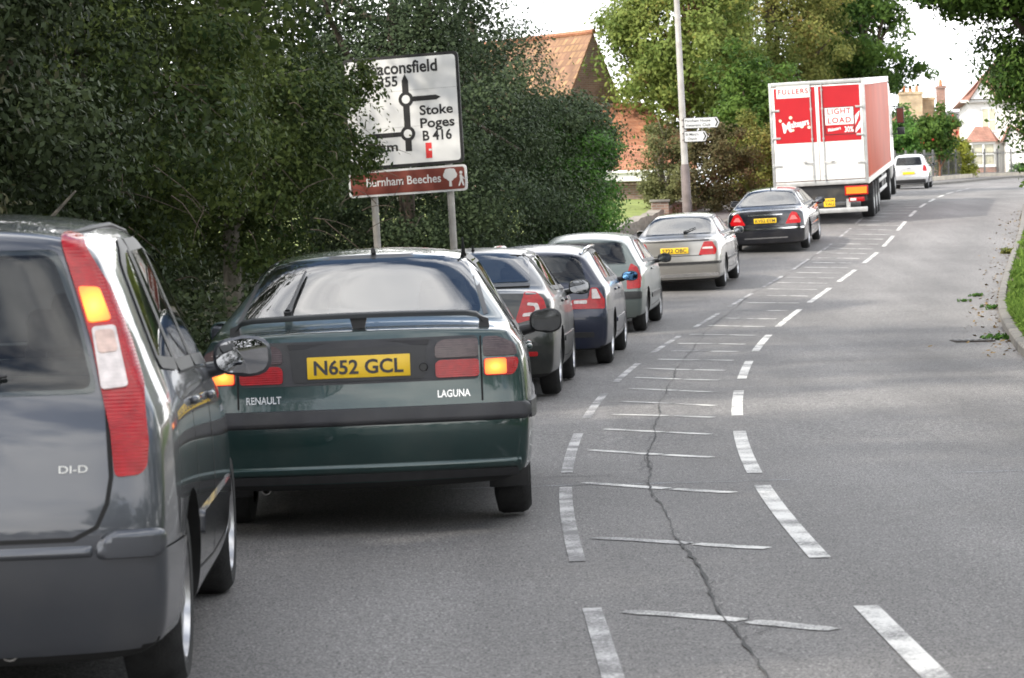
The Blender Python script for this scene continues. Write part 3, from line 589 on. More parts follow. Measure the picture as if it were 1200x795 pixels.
def lens(name, col, estr=0.0, emit=None, rough=.12):
    if name in MATS: return MATS[name]
    m = mat(name, col, rough=rough, coat=.25, spec=.35, vary=.22, scale=28, emit=emit, estr=estr)
    t = m.node_tree; N = t.nodes; b = N['Principled BSDF']; l = t.links.new
    tcn = N.new('ShaderNodeTexCoord'); wv = N.new('ShaderNodeTexWave'); wv.bands_direction = 'Z'; wv.inputs['Scale'].default_value = 28; wv.inputs['Distortion'].default_value = .3; l(tcn.outputs['Object'], wv.inputs['Vector'])
    bu = N.new('ShaderNodeBump'); bu.inputs['Strength'].default_value = .16; bu.inputs['Distance'].default_value = .004; l(wv.outputs['Fac'], bu.inputs['Height']); l(bu.outputs['Normal'], b.inputs['Normal'])
    return m
RED = lens("red lens", (.33, .006, .008)); REDB = lens("bright red lens", (.40, .006, .009)); DRED = lens("smoked lens", (.07, .045, .045)); CLEAR = lens("clear lens", (.62, .56, .54)); AMB = lens("amber lens", (.75, .22, .03))
LIT = mat("brake bulb glow", (.9, .3, .05), rough=.3, vary=.1, emit=(1.0, .32, .022), estr=1.15)
LITR = mat("brake glow red", (.6, .03, .02), rough=.2, vary=.1, emit=(1.0, .05, .02), estr=.55)
_N = LIT.node_tree.nodes; _l = LIT.node_tree.links.new
_tc = _N.new('ShaderNodeTexCoord'); _mp = _N.new('ShaderNodeMapping'); _mp.inputs['Location'].default_value = (-.5, -.5, -.5); _l(_tc.outputs['Generated'], _mp.inputs['Vector'])
_sc = _N.new('ShaderNodeVectorMath'); _sc.operation = 'MULTIPLY'; _sc.inputs[1].default_value = (1, 0, 1); _l(_mp.outputs['Vector'], _sc.inputs[0])
_ln = _N.new('ShaderNodeVectorMath'); _ln.operation = 'LENGTH'; _l(_sc.outputs['Vector'], _ln.inputs[0])
_rp = _N.new('ShaderNodeValToRGB'); _e = _rp.color_ramp.elements; _e[0].position = .03; _e[0].color = (1, .44, .07, 1); _e[1].position = .58; _e[1].color = (.70, .03, .004, 1); _q = _e.new(.27); _q.color = (1, .22, .014, 1)
_l(_ln.outputs['Value'], _rp.inputs['Fac']); _l(_rp.outputs['Color'], _N['Principled BSDF'].inputs['Emission Color'])
YEL = mat("reflective yellow plate", (.78, .50, .02), rough=.35, vary=.04, emit=None)
INK = mat("plate characters", (.03, .03, .035), rough=.5, vary=0)
WHITE_INK = mat("white lettering", (.75, .75, .74), rough=.5, vary=.05)

def rounded(poly, r, n=4):
    out = []
    N_ = len(poly)
    for i in range(N_):
        p = Vector(poly[i]); a = Vector(poly[i - 1]); c = Vector(poly[(i + 1) % N_])
        da = (a - p); dc = (c - p); k = min(r, da.length * .45, dc.length * .45)
        s = p + da.normalized() * k; e = p + dc.normalized() * k
        for j in range(n + 1):
            t = j / n; q = s * (1 - t) ** 2 + p * 2 * t * (1 - t) + e * t ** 2
            out.append((q.x, q.y))
    return out
def inside(poly, x, y):
    c = False; j = len(poly) - 1
    for i in range(len(poly)):
        xi, yi = poly[i]; xj, yj = poly[j]
        if (yi > y) != (yj > y) and x < (xj - xi) * (y - yi) / (yj - yi + 1e-12) + xi: c = not c
        j = i
    return c
class Body:
    """smooth car shell and the panels, lenses and glass that follow its surface"""
    def __init__(s, me):
        s.me = me; s.v = [Vector(q.co) for q in me.vertices]
        s.n = [Vector(q.normal) for q in me.vertices]
        me.calc_loop_triangles(); s.tri = [tuple(t.vertices) for t in me.loop_triangles]
        s.bvh = BVHTree.FromPolygons(s.v, s.tri)
    def snormal(s, i, p):
        a, b, c = s.tri[i]; A, B, C_ = s.v[a], s.v[b], s.v[c]
        ar = ((B - A).cross(C_ - A)).length + 1e-12
        wa = ((B - p).cross(C_ - p)).length / ar; wb = ((C_ - p).cross(A - p)).length / ar; wc = max(0, 1 - wa - wb)
        return (s.n[a] * wa + s.n[b] * wb + s.n[c] * wc).normalized()
    PR = {'rear': (lambda a, b: Vector((a, -4, b)), Vector((0, 1, 0))), 'front': (lambda a, b: Vector((a, 12, b)), Vector((0, -1, 0))),
          'right': (lambda a, b: Vector((4, a, b)), Vector((-1, 0, 0))), 'left': (lambda a, b: Vector((-4, a, b)), Vector((1, 0, 0))),
          'top': (lambda a, b: Vector((a, b, 5)), Vector((0, 0, -1)))}
    def hit(s, proj, a, b):
        o, d = s.PR[proj]; q = o(a, b)
        loc, nr, i, dist = s.bvh.ray_cast(q, d)
        return (loc, s.snormal(i, loc), dist) if loc is not None else None
    def panel(s, name, poly, proj, m, parent, off=.004, thick=.010, res=.05, dmax=.5, pillow=False):
        bd = []
        for i in range(len(poly)):
            a = poly[i]; b = poly[(i + 1) % len(poly)]; L = math.hypot(b[0] - a[0], b[1] - a[1]); k = max(1, int(math.ceil(L / res)))
            bd += [(a[0] + (b[0] - a[0]) * j / k, a[1] + (b[1] - a[1]) * j / k) for j in range(k)]
        nb = len(bd); xs = [p[0] for p in bd]; ys = [p[1] for p in bd]; pts = list(bd)
        gx = np.arange(min(xs) + res * .5, max(xs), res); gy = np.arange(min(ys) + res * .5, max(ys), res)
        ba = np.array(bd)
        for x in gx:
            for y in gy:
                if inside(bd, x, y) and np.min((ba[:, 0] - x) ** 2 + (ba[:, 1] - y) ** 2) > (res * .35) ** 2: pts.append((x, y))
        vo, _, fo, ov, _, _ = delaunay_2d_cdt([Vector(p) for p in pts], [(i, (i + 1) % nb) for i in range(nb)], [list(range(nb))], 1, 1e-6)
        o_, d = s.PR[proj]
        hits = [s.hit(proj, p.x, p.y) for p in vo]
        ds = sorted(h[2] for h in hits if h); 
        if not ds: return None
        lim = ds[len(ds) // 2] + dmax
        P = []; Nn = []
        for p, h in zip(vo, hits):
            if h is None or h[2] > lim or h[1].dot(d) > -.02:
                g = o_(p.x, p.y) + d * (ds[len(ds) // 2]); loc, nr, i, _ = s.bvh.find_nearest(g); n = s.snormal(i, loc); P.append(loc + n * off); Nn.append(n)
            else: P.append(h[0] + h[1] * off); Nn.append(h[1])
        F = []
        for f in fo:
            f = list(f); n = (P[f[1]] - P[f[0]]).cross(P[f[2]] - P[f[0]])
            if n.dot(Nn[f[0]]) < 0: f.reverse()
            F.append(tuple(f))
        # skirt back to the surface
        ec = {}
        for f in F:
            for i in range(3):
                a, b = f[i], f[(i + 1) % 3]; ec[(a, b)] = ec.get((a, b), 0) + 1
        be = [(a, b) for (a, b) in ec if (b, a) not in ec]
        V = [tuple(p) for p in P]; NN = [tuple(n) for n in Nn]; mp_ = {}
        cen = sum((Vector(p) for p in P), Vector()) / len(P)
        for a, b in be:
            i0 = len(V); 
            for q in (a, b):
                V.append(tuple(P[q])); V.append(tuple(P[q] - Nn[q] * (thick + off)))
                out = (P[b] - P[a]).cross(Nn[q]); out = out.normalized() if out.length > 1e-9 else Nn[q]
                NN += [tuple(out), tuple(out)]
            F.append((i0, i0 + 1, i0 + 3, i0 + 2))
        if pillow:
            for i in range(nb): V[i] = tuple(Vector(V[i]) - Nn[i] * off * .75)
            for k, (a, b) in enumerate(be):
                i0 = len(P) + 4 * k; V[i0] = V[a]; V[i0 + 2] = V[b]
            return mesh_obj(name, V, F, m, parent, smooth=70)
        return mesh_obj(name, V, F, m, parent, smooth=180, normals=NN)
    def seam(s, name, lines, proj, parent, w=.009, m=None, off=.0015, res=.05):
        V = []; F = []
        for ln in lines:
            pts = []
            for i in range(len(ln) - 1):
                a, b = ln[i], ln[i + 1]; k = max(1, int(math.hypot(b[0] - a[0], b[1] - a[1]) / res))
                pts += [(a[0] + (b[0] - a[0]) * j / k, a[1] + (b[1] - a[1]) * j / k) for j in range(k)]
            pts.append(ln[-1]); prev = None
            hs = [s.hit(proj, *p) for p in pts]
            for i, p in enumerate(pts):
                a = pts[max(0, i - 1)]; b = pts[min(len(pts) - 1, i + 1)]; q = math.hypot(b[0] - a[0], b[1] - a[1]) + 1e-9
                nx, ny = -(b[1] - a[1]) / q * w / 2, (b[0] - a[0]) / q * w / 2
                h1 = s.hit(proj, p[0] + nx, p[1] + ny); h2 = s.hit(proj, p[0] - nx, p[1] - ny)
                if not h1 or not h2 or abs(h1[2] - h2[2]) > .1: prev = None; continue
                i0 = len(V); V += [tuple(h1[0] + h1[1] * off), tuple(h2[0] + h2[1] * off)]
                if prev is not None:
                    a0 = Vector(V[prev]); 
                    if (a0 - Vector(V[i0])).length < .3:
                        f = (prev, prev + 1, i0 + 1, i0); n = (Vector(V[f[1]]) - a0).cross(Vector(V[f[2]]) - a0)
                        F.append(f if n.dot(h1[1]) > 0 else f[::-1])
                prev = i0
        if F: return mesh_obj(name, V, F, m or SEAMM, parent, smooth=180)

def shell(sp):
    """lofted cage -> subdivided -> wheel arches cut"""
    Lc, hw = sp['L'], sp['W'] / 2
    top = sp['top']; tx = [p[0] for p in top]; tz = [p[1] for p in top]
    bx = [p[0] for p in sp['belt']]; bz = [p[1] for p in sp['belt']]
    pw = sp.get('plan', [(0, .945), (.25, .985), (.8, 1.0), (Lc * .6, 1.0), (Lc - .7, .97), (Lc - .25, .92), (Lc, .80)])
    px = [p[0] for p in pw]; pz = [p[1] for p in pw]
    rw = sp['roof_w']; rx = [p[0] for p in rw]; rz_ = [p[1] + .0 for p in rw]
    st = sp['st']; T = sp['tail']; TX = [p[0] for p in T]; TY = [p[1] for p in T]
    nose = sp.get('nose', [(.2, .10), (.45, 0), (.6, .03), (.8, .14), (1.2, .3)]); NX = [p[0] for p in nose]; NY = [p[1] for p in nose]
    zb0 = sp.get('zb', .20); n_st = len(st)
    blend = lambda j: {0: 1, 1: 1, 2: sp.get('b2', .55), 3: sp.get('b3', .15)}.get(j, 0)
    nblend = lambda j: {n_st - 1: 1, n_st - 2: .9, n_st - 3: .4}.get(j, 0)
    rings = []
    fr = .62
    for j, y in enumerate(st):
        zt = float(np.interp(y, tx, tz)); zs = min(float(np.interp(y, bx, bz)), zt - .035)
        w = hw * float(np.interp(y, px, pz)); rr = float(np.interp(y, rx, rz_))
        c = max(0, min(1, (zt - zs - .04) / .35))
        wr = min(w * .93, (w * .90) * (1 - c) + rr * c); cr_ = (.022 + .035 * c) if c > .02 else .02
        zr = max(zt - cr_, zs + .012)
        zb = zb0 + (-.02 if j == 0 else 0) + (.04 if j == n_st - 1 else 0)
        lo = zb + .10; hi = zs - .075
        rows = [(w * .95, zb), (w * .988, lo), (w * 1.0, lo + (hi - lo) * .35), (w, lo + (hi - lo) * .6), (w * .995, lo + (hi - lo) * .74), (w * .985, hi), (w * .955, zs),
                (w * .955 + (wr - w * .955) * .16, zs + (zr - zs) * .14), (w * .955 + (wr - w * .955) * .80, zs + (zr - zs) * .80), (wr, zr)]
        k = blend(j); kn = nblend(j)
        def yo(z, y=y, k=k, kn=kn): return y + k * float(np.interp(z, TX, TY)) - kn * float(np.interp(z, NX, NY))
        bul = sp.get('bulge', .06) * (1 if j == 0 else 0) ; bun = sp.get('nbulge', .16) * (1 if j == n_st - 1 else 0)
        def yb(z, f, yo=yo, bul=bul, bun=bun): return yo(z) - bul * (1 - f * f) + bun * (1 - f * f)
        ring = [(x, yb(z, 1), z) for x, z in rows]
        ring += [(fr * wr, yb(zr, fr), zr + (zt - zr) * .72), (0, yb(zr, 0), zt), (-fr * wr, yb(zr, fr), zr + (zt - zr) * .72)]
        ring += [(-x, yb(z, 1), z) for x, z in rows[::-1]]
        ring += [(-fr * rows[0][0], yb(zb, fr), zb - .01), (0, yb(zb, 0), zb - .015), (fr * rows[0][0], yb(zb, fr), zb - .01)]
        rings.append((ring, rows, zr, zt, yb))
    V = []; F = []; NR = 26; K = 10
    for r in rings: V += r[0]
    for j in range(n_st - 1):
        for i in range(NR): F.append((j * NR + i, j * NR + (i + 1) % NR, (j + 1) * NR + (i + 1) % NR, (j + 1) * NR + i))
    for j, rev in ((0, False), (n_st - 1, True)):
        ring, rows, zr, zt, yb = rings[j]; b = j * NR
        grid = []
        for k in range(K):
            Rr = b + k; Ll = b + (NR - 4 - k)
            if k == 0: mid = [b + 23, b + 24, b + 25]
            elif k == K - 1: mid = [b + 12, b + 11, b + 10]
            else:
                x, z = rows[k]; mid = []
                for f in (-fr, 0, fr):
                    mid.append(len(V)); V.append((f * x, yb(z, f), z + (zt - zr) * (1 - f * f) * (k / (K - 1)) ** 3))
            grid.append([Ll] + mid + [Rr])
        for k in range(K - 1):
            for i in range(4):
                q = (grid[k][i], grid[k][i + 1], grid[k + 1][i + 1], grid[k + 1][i]); F.append(q[::-1] if rev else q)
    me = bpy.data.meshes.new("shell"); me.from_pydata(V, [], F)
    bm = bmesh.new(); bm.from_mesh(me); bmesh.ops.recalc_face_normals(bm, faces=bm.faces[:])
    cl = bm.edges.layers.float.get('crease_edge') or bm.edges.layers.float.new('crease_edge')
    bm.verts.ensure_lookup_table()
    for e in bm.edges:
        a, b = e.verts[0].index, e.verts[1].index
        if a < n_st * NR and b < n_st * NR and a % NR == b % NR and a % NR in (6, 16): e[cl] = sp.get('crease', .35)
        if a < n_st * NR and b < n_st * NR and a // NR == b // NR and (a // NR) in sp.get('cs', ()): e[cl] = sp.get('ck', .5) if all((q % NR) in range(7, 16) for q in (a, b)) else 0
    bm.to_mesh(me); bm.free()
    o = bpy.data.objects.new("shell", me); COL.objects.link(o)
    md = o.modifiers.new("s", 'SUBSURF'); md.levels = md.render_levels = sp.get('sub', 2)
    cut = MB()
    for y in (sp['ro'], sp['ro'] + sp['wb']):
        for sx in (1, -1):
            x1 = hw + .25; x0 = hw - .27
            cut.lathe([(0, x0), (sp['arch'], x0), (sp['arch'], x1), (0, x1)], 40, M=Matrix.Translation((0, y, sp['tr'] + .01)) @ Matrix.Scale(sx, 4, (1, 0, 0)))
    bm = bmesh.new()
    co = cut.build("cut", SEAMM, smooth=0); bm.from_mesh(co.data); bmesh.ops.remove_doubles(bm, verts=bm.verts, dist=1e-5); bmesh.ops.recalc_face_normals(bm, faces=bm.faces[:]); bm.to_mesh(co.data); bm.free()
    full = bpy.data.meshes.new_from_object(o.evaluated_get(bpy.context.evaluated_depsgraph_get()))
    cuts = [co]
    def inset(poly, d=.014):
        cx = sum(p[0] for p in poly) / len(poly); cz = sum(p[1] for p in poly) / len(poly)
        return [(p[0] - math.copysign(min(d, abs(p[0] - cx)), p[0] - cx), p[1] - math.copysign(min(d, abs(p[1] - cz)), p[1] - cz)) for p in poly]
    def cutter(mbx):
        q = mbx.build("cut", SEAMM, smooth=0); cuts.append(q)
    ymid = sp['ro'] + sp['wb'] * .60
    side = MB(); SWAP = Matrix(((0, 1, 0, 0), (1, 0, 0, 0), (0, 0, 1, 0), (0, 0, 0, 1)))
    for w in sp['win']: side.prism(inset(rounded(w, .03)), -2, 2, M=SWAP)
    cutter(side)
    if 'rw' in sp: rr_ = MB(); rr_.prism(inset(rounded(sp['rw'], .04)), -2, ymid); cutter(rr_)
    ff = MB(); ff.prism(inset(rounded(sp['screen'], .06), .03), ymid - .6, Lc + 2); cutter(ff)
    for q in cuts:
        b2 = o.modifiers.new("b", 'BOOLEAN'); b2.operation = 'DIFFERENCE'; b2.object = q; b2.solver = 'EXACT'
    cutm = bpy.data.meshes.new_from_object(o.evaluated_get(bpy.context.evaluated_depsgraph_get()))
    bpy.data.objects.remove(o)
    for q in cuts: bpy.data.objects.remove(q)
    return full, cutm

def wheel_data(r, wd, rimr, style, rim_m):
    t = MB(); h = wd / 2
    t.lathe([(rimr, h - .012), (rimr + .012, h), (r - .04, h + .004), (r - .012, h - .018), (r, h - .045), (r, -h + .045), (r - .012, -h + .018), (rimr + .012, -h), (rimr, -h + .01)], 36)
    a = MB()
    a.lathe([(rimr + .006, h - .008), (rimr - .012, h - .002), (rimr - .02, h - .03), (rimr - .03, h - .07), (0.0001, h - .075)], 36)
    a.lathe([(.065, h - .07), (.06, h - .012), (.03, h - .004), (.0001, h - .004)], 20)
    ns = style
    for k in range(ns):
        an = 2 * math.pi * k / ns; M = Matrix.Rotation(an, 4, 'X')
        wsp = .032 if ns > 7 else .05
        a.add([(h - .014, -wsp * .75, .04), (h - .014, wsp * .75, .04), (h - .022, wsp, rimr - .012), (h - .022, -wsp, rimr - .012), (h - .05, -wsp, .04), (h - .05, wsp, .04), (h - .06, wsp * 1.1, rimr - .012), (h - .06, -wsp * 1.1, rimr - .012)],
              [(0, 1, 2, 3), (0, 4, 5, 1), (1, 5, 6, 2), (2, 6, 7, 3), (3, 7, 4, 0)], 0, M)
    return t, a
def add_wheels(root, ro, wb, r, xo, wd=.2, rimr=.2, style=5, rim_m=ALLOY):
    t, a = wheel_data(r, wd, rimr, style, rim_m); first = None
    for y in (ro, ro + wb):
        for sx in (1, -1):
            if first is None:
                w = t.build('wheel', TYRE, root); rm = a.build('rim', rim_m, w, smooth=30); first = (w, rm)
            else:
                w = first[0].copy(); COL.objects.link(w); w.parent = root; rm = first[1].copy(); COL.objects.link(rm); rm.parent = w
            w.location = (sx * (xo - wd / 2), y, r); w.rotation_euler = (random.uniform(0, 6), 0, 0) if sx > 0 else (random.uniform(0, 6), 0, math.pi)
def mirror(root, x, y, z, m, size=(.115, .075), glass=GLASS_M, side=1, b=None, yaw=0.0):
    sx, sz = size
    bm = bmesh.new(); bmesh.ops.create_uvsphere(bm, u_segments=20, v_segments=12, radius=1)
    for q in bm.verts:
        if q.co.y < 0: q.co.y *= .12
        rr_ = math.hypot(q.co.x, q.co.z)
        if rr_ > 1e-4: kk_ = (abs(q.co.x / rr_) ** 3 + abs(q.co.z / rr_) ** 3) ** (-1 / 3); q.co.x *= kk_; q.co.z *= kk_
        # superellipse: boxier outline
        l = max(abs(q.co.x), abs(q.co.z)); 
        q.co = Vector((q.co.x * sx, q.co.y * .10, q.co.z * sz))
        if side * q.co.x < 0: q.co.z *= .92
        else: q.co.z *= 1.0
    v = [tuple(q.co) for q in bm.verts]; bm.verts.ensure_lookup_table(); f = [[q.index for q in p.verts] for p in bm.faces]; bm.free()
    mb = MB(); mb.add(v, f); mb.tube([(-side * sx * .7, .03, -sz * .5), (-side * (sx + .06), .05, -sz * .75)], [.03, .035], 8)
    h = mb.build('door_mirror', m, root, smooth=50); h.location = (x, y, z); h.rotation_euler = (0, 0, yaw)
    g = MB(); n = 24
    sq = lambda k: (abs(math.cos(2 * math.pi * k / n)) ** 3 + abs(math.sin(2 * math.pi * k / n)) ** 3) ** (-1 / 3)
    v = [(0, -.0165, 0)] + [(sx * .89 * sq(k) * math.cos(2 * math.pi * k / n), -.0150, sz * .86 * sq(k) * math.sin(2 * math.pi * k / n) * (.92 if side * math.cos(2 * math.pi * k / n) < 0 else 1)) for k in range(n)]
    g.add(v, [(0, 1 + k, 1 + (k + 1) % n) for k in range(n)]); g.build('mirror_glass', glass, h, smooth=60)
def plate(root, txt, x, y, z, b=None, w=.52, h=.111, tilt=0.0, lines=None, m=YEL):
    mb = MB(); mb.box((0, 0, 0), (w, .012, h), 0, bev=.003)
    p = mb.build('number_plate', m, root); p.location = (x, y, z); p.rotation_euler = (tilt, 0, 0)
    t = MB()
    if lines:
        for i, s_ in enumerate(lines): add_text(t, s_, 0, h * (.08 - .45 * i), -.0085, width=w * .8, height=h * .34, bold=.012, align='CENTER')
    else: add_text(t, txt, 0, -.034, -.0085, width=w * .87, height=.072, bold=.024, align='CENTER')
    t.build('lettering', INK, p, smooth=0)
    return p
def place(root, x, y, psi, roll=0.0, dz=0.0):
    """x,y: ground point of the local origin; psi: heading to the right of +Y"""
    fx, fy = math.sin(psi), math.cos(psi); z0 = zg(y + .5 * fy); z1 = zg(y + 3.5 * fy); th = math.atan2(z1 - z0, 3.0)
    f = Vector((fx * math.cos(th), fy * math.cos(th), math.sin(th))); r = f.cross(Vector((0, 0, 1))).normalized(); u = r.cross(f)
    r2 = r * math.cos(roll) - u * math.sin(roll); u2 = u * math.cos(roll) + r * math.sin(roll)
    z = z0 - .5 * math.sin(th) + dz
    root.matrix_world = Matrix(((r2.x, f.x, u2.x, x), (r2.y, f.y, u2.y, y), (r2.z, f.z, u2.z, z), (0, 0, 0, 1)))

QUEUE = "vehicles queueing up the hill"
def car(name, label, sp, pm, glass=GLASS, rear_glass=None, cat="car"):
    root = thing(name, label, cat, group=QUEUE)
    full, cutm = shell(sp); hw = sp['W'] / 2
    body = bpy.data.objects.new('body', cutm); COL.objects.link(body); body.parent = root
    cutm.materials.clear(); cutm.materials.append(pm); cutm.materials.append(SEAMM); cutm.materials.append(LINING)
    cutm.polygons.foreach_set('use_smooth', [True] * len(cutm.polygons)); cutm.set_sharp_from_angle(angle=R(38))
    Bv = Body(full); mi = []
    for p in cutm.polygons:
        c = p.center; under = c.z < sp.get('zb', .2) + .06 and p.normal.z < -.5
        inw = False
        for y in (sp['ro'], sp['ro'] + sp['wb']):
            d = math.hypot(c.y - y, c.z - sp['tr'] - .01)
            if abs(c.x) < hw - .02 and d < sp['arch'] + .004 and (abs(c.x) > hw - .28): inw = True
        deep = Bv.bvh.find_nearest(c)[3] > .012
        mi.append(1 if (under or inw) else 2 if deep else 0)
    cutm.polygons.foreach_set('material_index', mi); cutm.update()
    B = Bv; B.root = root; B.sp = sp; B.pm = pm; B.body = body
    res = sp.get('res', .06)
    for sd_, pj in ((1, 'right'), (-1, 'left')):
        for w in sp.get('win', []):
            q = B.panel('side_window', rounded(w, .03), pj, glass, root, .003, .003, res)
            rw_ = rounded(w, .03); B.seam('window_seal', [rw_ + [rw_[0], rw_[1]]], pj, q, .042, TRIM, .0055)
        for dq, hd in sp.get('doors', []):
            B.seam('door', [dq + [dq[0]]], pj, root, .009)
            h = B.hit(pj, *hd)
            if h:
                mb = MB(); mb.box((0, 0, 0), (.03, .17, .028), bev=.01); q = mb.build('door_handle', sp.get('hm', pm), root); q.location = h[0] + h[1] * .012
        if 'strip' in sp:
            z0, z1, ya, yb_ = sp['strip']; B.panel('rubbing_strip', rounded([(ya, z0), (yb_, z0), (yb_, z1), (ya, z1)], .02), pj, sp.get('strip_m', TRIM), root, .012, .012, res)
    B.panel('windscreen', rounded(sp['screen'], .06), 'front', glass, root, .003, .004, .1, 1.5)
    B.panel('bonnet_grille', rounded([(-.36, .52), (.36, .52), (.36, .62), (-.36, .62)], .03), 'front', TRIM, root, .004, .006, .1)
    for s_ in (1, -1): B.panel('headlight', rounded([(s_ * .42, .56), (s_ * .72, .58), (s_ * .74, .70), (s_ * .42, .68)][::s_], .03), 'front', CLEAR, root, .004, .006, .1)
    add_wheels(root, sp['ro'], sp['wb'], sp['tr'], hw - .035 if 'xo' not in sp else sp['xo'], sp.get('tw', .2), sp.get('rim', .2), sp.get('spokes', 5), sp.get('rim_m', ALLOY))
    if 'rw' in sp:
        zb_ = min(p[1] for p in sp['win'][-1]); zt_ = max(p[1] for p in sp['rw'])
        for ys_, xs_, nm_ in ((sp['ro'] + sp['wb'] * .53, (-.36, .36), 'front_seat'), (sp['ro'] + sp['wb'] * .20, (-.38, .38), 'rear_seat')):
            for x_ in xs_:
                k_ = .0 if nm_ == 'front_seat' else .045
                mb = MB(); mb.box((x_, ys_, zb_ + .03 - k_), (.46, .13, .16), bev=.04); st_ = mb.build(nm_, SEATC, root, smooth=60)
                mb = MB(); mb.box((x_, ys_ - .02, zb_ + .21 - k_), (.25, .10, .15), bev=.04); mb.tube([(x_ - .06, ys_, zb_ + .08 - k_), (x_ - .06, ys_, zb_ + .2 - k_)], .008, 6); mb.build('headrest', SEATC, st_, smooth=60)
    # dark axle and sump mass under the floor
    mb = MB(); mb.tube([(-hw + .2, sp['ro'], sp['tr']), (hw - .2, sp['ro'], sp['tr'])], .05, 8); mb.tube([(-hw + .2, sp['ro'] + sp['wb'], sp['tr']), (hw - .2, sp['ro'] + sp['wb'], sp['tr'])], .05, 8)
    mb.box((0, sp['ro'] + sp['wb'] * .5, .22), (hw * 1.2, sp['wb'], .06)); mb.build('underbody', SEAMM, root)
    return B
def split_bumper(B, z0, y0, m=None, infl=.006, name='rear_bumper', zlo=-1):
    """the rear bumper cover: the shell's own lower rear faces taken off as a part"""
    bm = bmesh.new(); bm.from_mesh(B.body.data)
    for co, no in (((0, 0, z0), (0, 0, 1)), ((0, y0, 0), (0, 1, 0))):
        bmesh.ops.bisect_plane(bm, geom=bm.verts[:] + bm.edges[:] + bm.faces[:], plane_co=co, plane_no=no)
    sel = [f for f in bm.faces if f.calc_center_median().z < z0 and f.calc_center_median().y < y0 and f.material_index == 0]
    bm.faces.index_update(); b2 = bm.copy(); b2.faces.index_update(); ids = set(f.index for f in sel)
    bmesh.ops.delete(b2, geom=[f for f in b2.faces if f.index not in ids], context='FACES')
    bmesh.ops.delete(bm, geom=sel, context='FACES')
    bm.to_mesh(B.body.data); bm.free()
    for v in b2.verts: v.normal_update()
    for v in b2.verts: v.co += v.normal * infl
    me = bpy.data.meshes.new(name); b2.to_mesh(me); b2.free()
    me.materials.append(m or B.pm); me.materials.append(SEAMM)
    me.polygons.foreach_set('use_smooth', [True] * len(me.polygons)); me.set_sharp_from_angle(angle=R(38))
    B.body.data.set_sharp_from_angle(angle=R(38))
    o = bpy.data.objects.new(name, me); COL.objects.link(o); o.parent = B.root
    return o
def sym(fn, poly):
    fn(poly, 1); fn([(-p[0], p[1]) for p in poly][::-1], -1)

# ------------------------------------------------------------------ the cars
def lamp(B, name, poly, m, bits=(), off=.006, res=.03):
    def go(p, s):
        l_ = B.panel(name, rounded(p, .02, 3), 'rear', m, B.root, off, .012, res)
        for ib, (nm, q, mm) in enumerate(bits):
            q2 = [(s * a, b) for a, b in q]; 
            if s < 0: q2 = q2[::-1]
            B.panel(nm, rounded(q2, .012, 3), 'rear', mm, l_, off + .004 + .003 * ib, .006, res)
    sym(go, poly)
def lettering(B, txt, x, z, m, parent=None, **k):
    h = B.hit('rear', x + .03, z + .01); mb = MB(); v, f = text_geo(txt, **k)
    out = []
    for p in v:
        hh = B.hit('rear', p[0] + x, p[2] + z); out.append(tuple(hh[0] + hh[1] * .006) if hh else (p[0] + x, h[0].y, p[2] + z))
    mb.add(out, f); mb.add([(a, b + .004, c) for a, b, c in out], f)
    return mb.build('lettering', m, parent or B.root, smooth=0)
def on(B, proj, a, b, off=0.01):
    h = B.hit(proj, a, b); return h[0] + h[1] * off
def wiper(B, p0, p1, name='rear_wiper'):
    mb = MB(); pts = [on(B, 'rear', p0[0] + (p1[0] - p0[0]) * t, p0[1] + (p1[1] - p0[1]) * t, .022) for t in np.linspace(0, 1, 6)]
    mb.tube(pts, [.02, .013, .011, .010, .010, .006], 6); mb.tube([on(B, 'rear', *p0, off=-.005), on(B, 'rear', *p0, off=.03)], .022, 10)
    return mb.build(name, TRIM, B.root)
def roof_aerial(B, x, y, h=.2):
    p = on(B, 'top', x, y, 0); mb = MB(); mb.tube([p, p + Vector((0, -.02, .02)), p + Vector((0, -.03 - h * .4, h))], [.018, .012, .004], 8); mb.build('aerial', TRIM, B.root)
def tailpipe(B, x, z, r=.028, y=.02):
    mb = MB(); mb.lathe([(r, 0), (r, -.16), (r - .005, -.16), (r - .005, -.02), (.0001, -.02)], 16, M=Matrix.Translation((x, y + .16, z)) @ Matrix.Rotation(math.pi / 2, 4, 'Z')); mb.build('exhaust_pipe', mat("exhaust steel", (.2, .19, .18), rough=.4, metal=.8, vary=.4, scale=20), B.root)
random.seed(3)

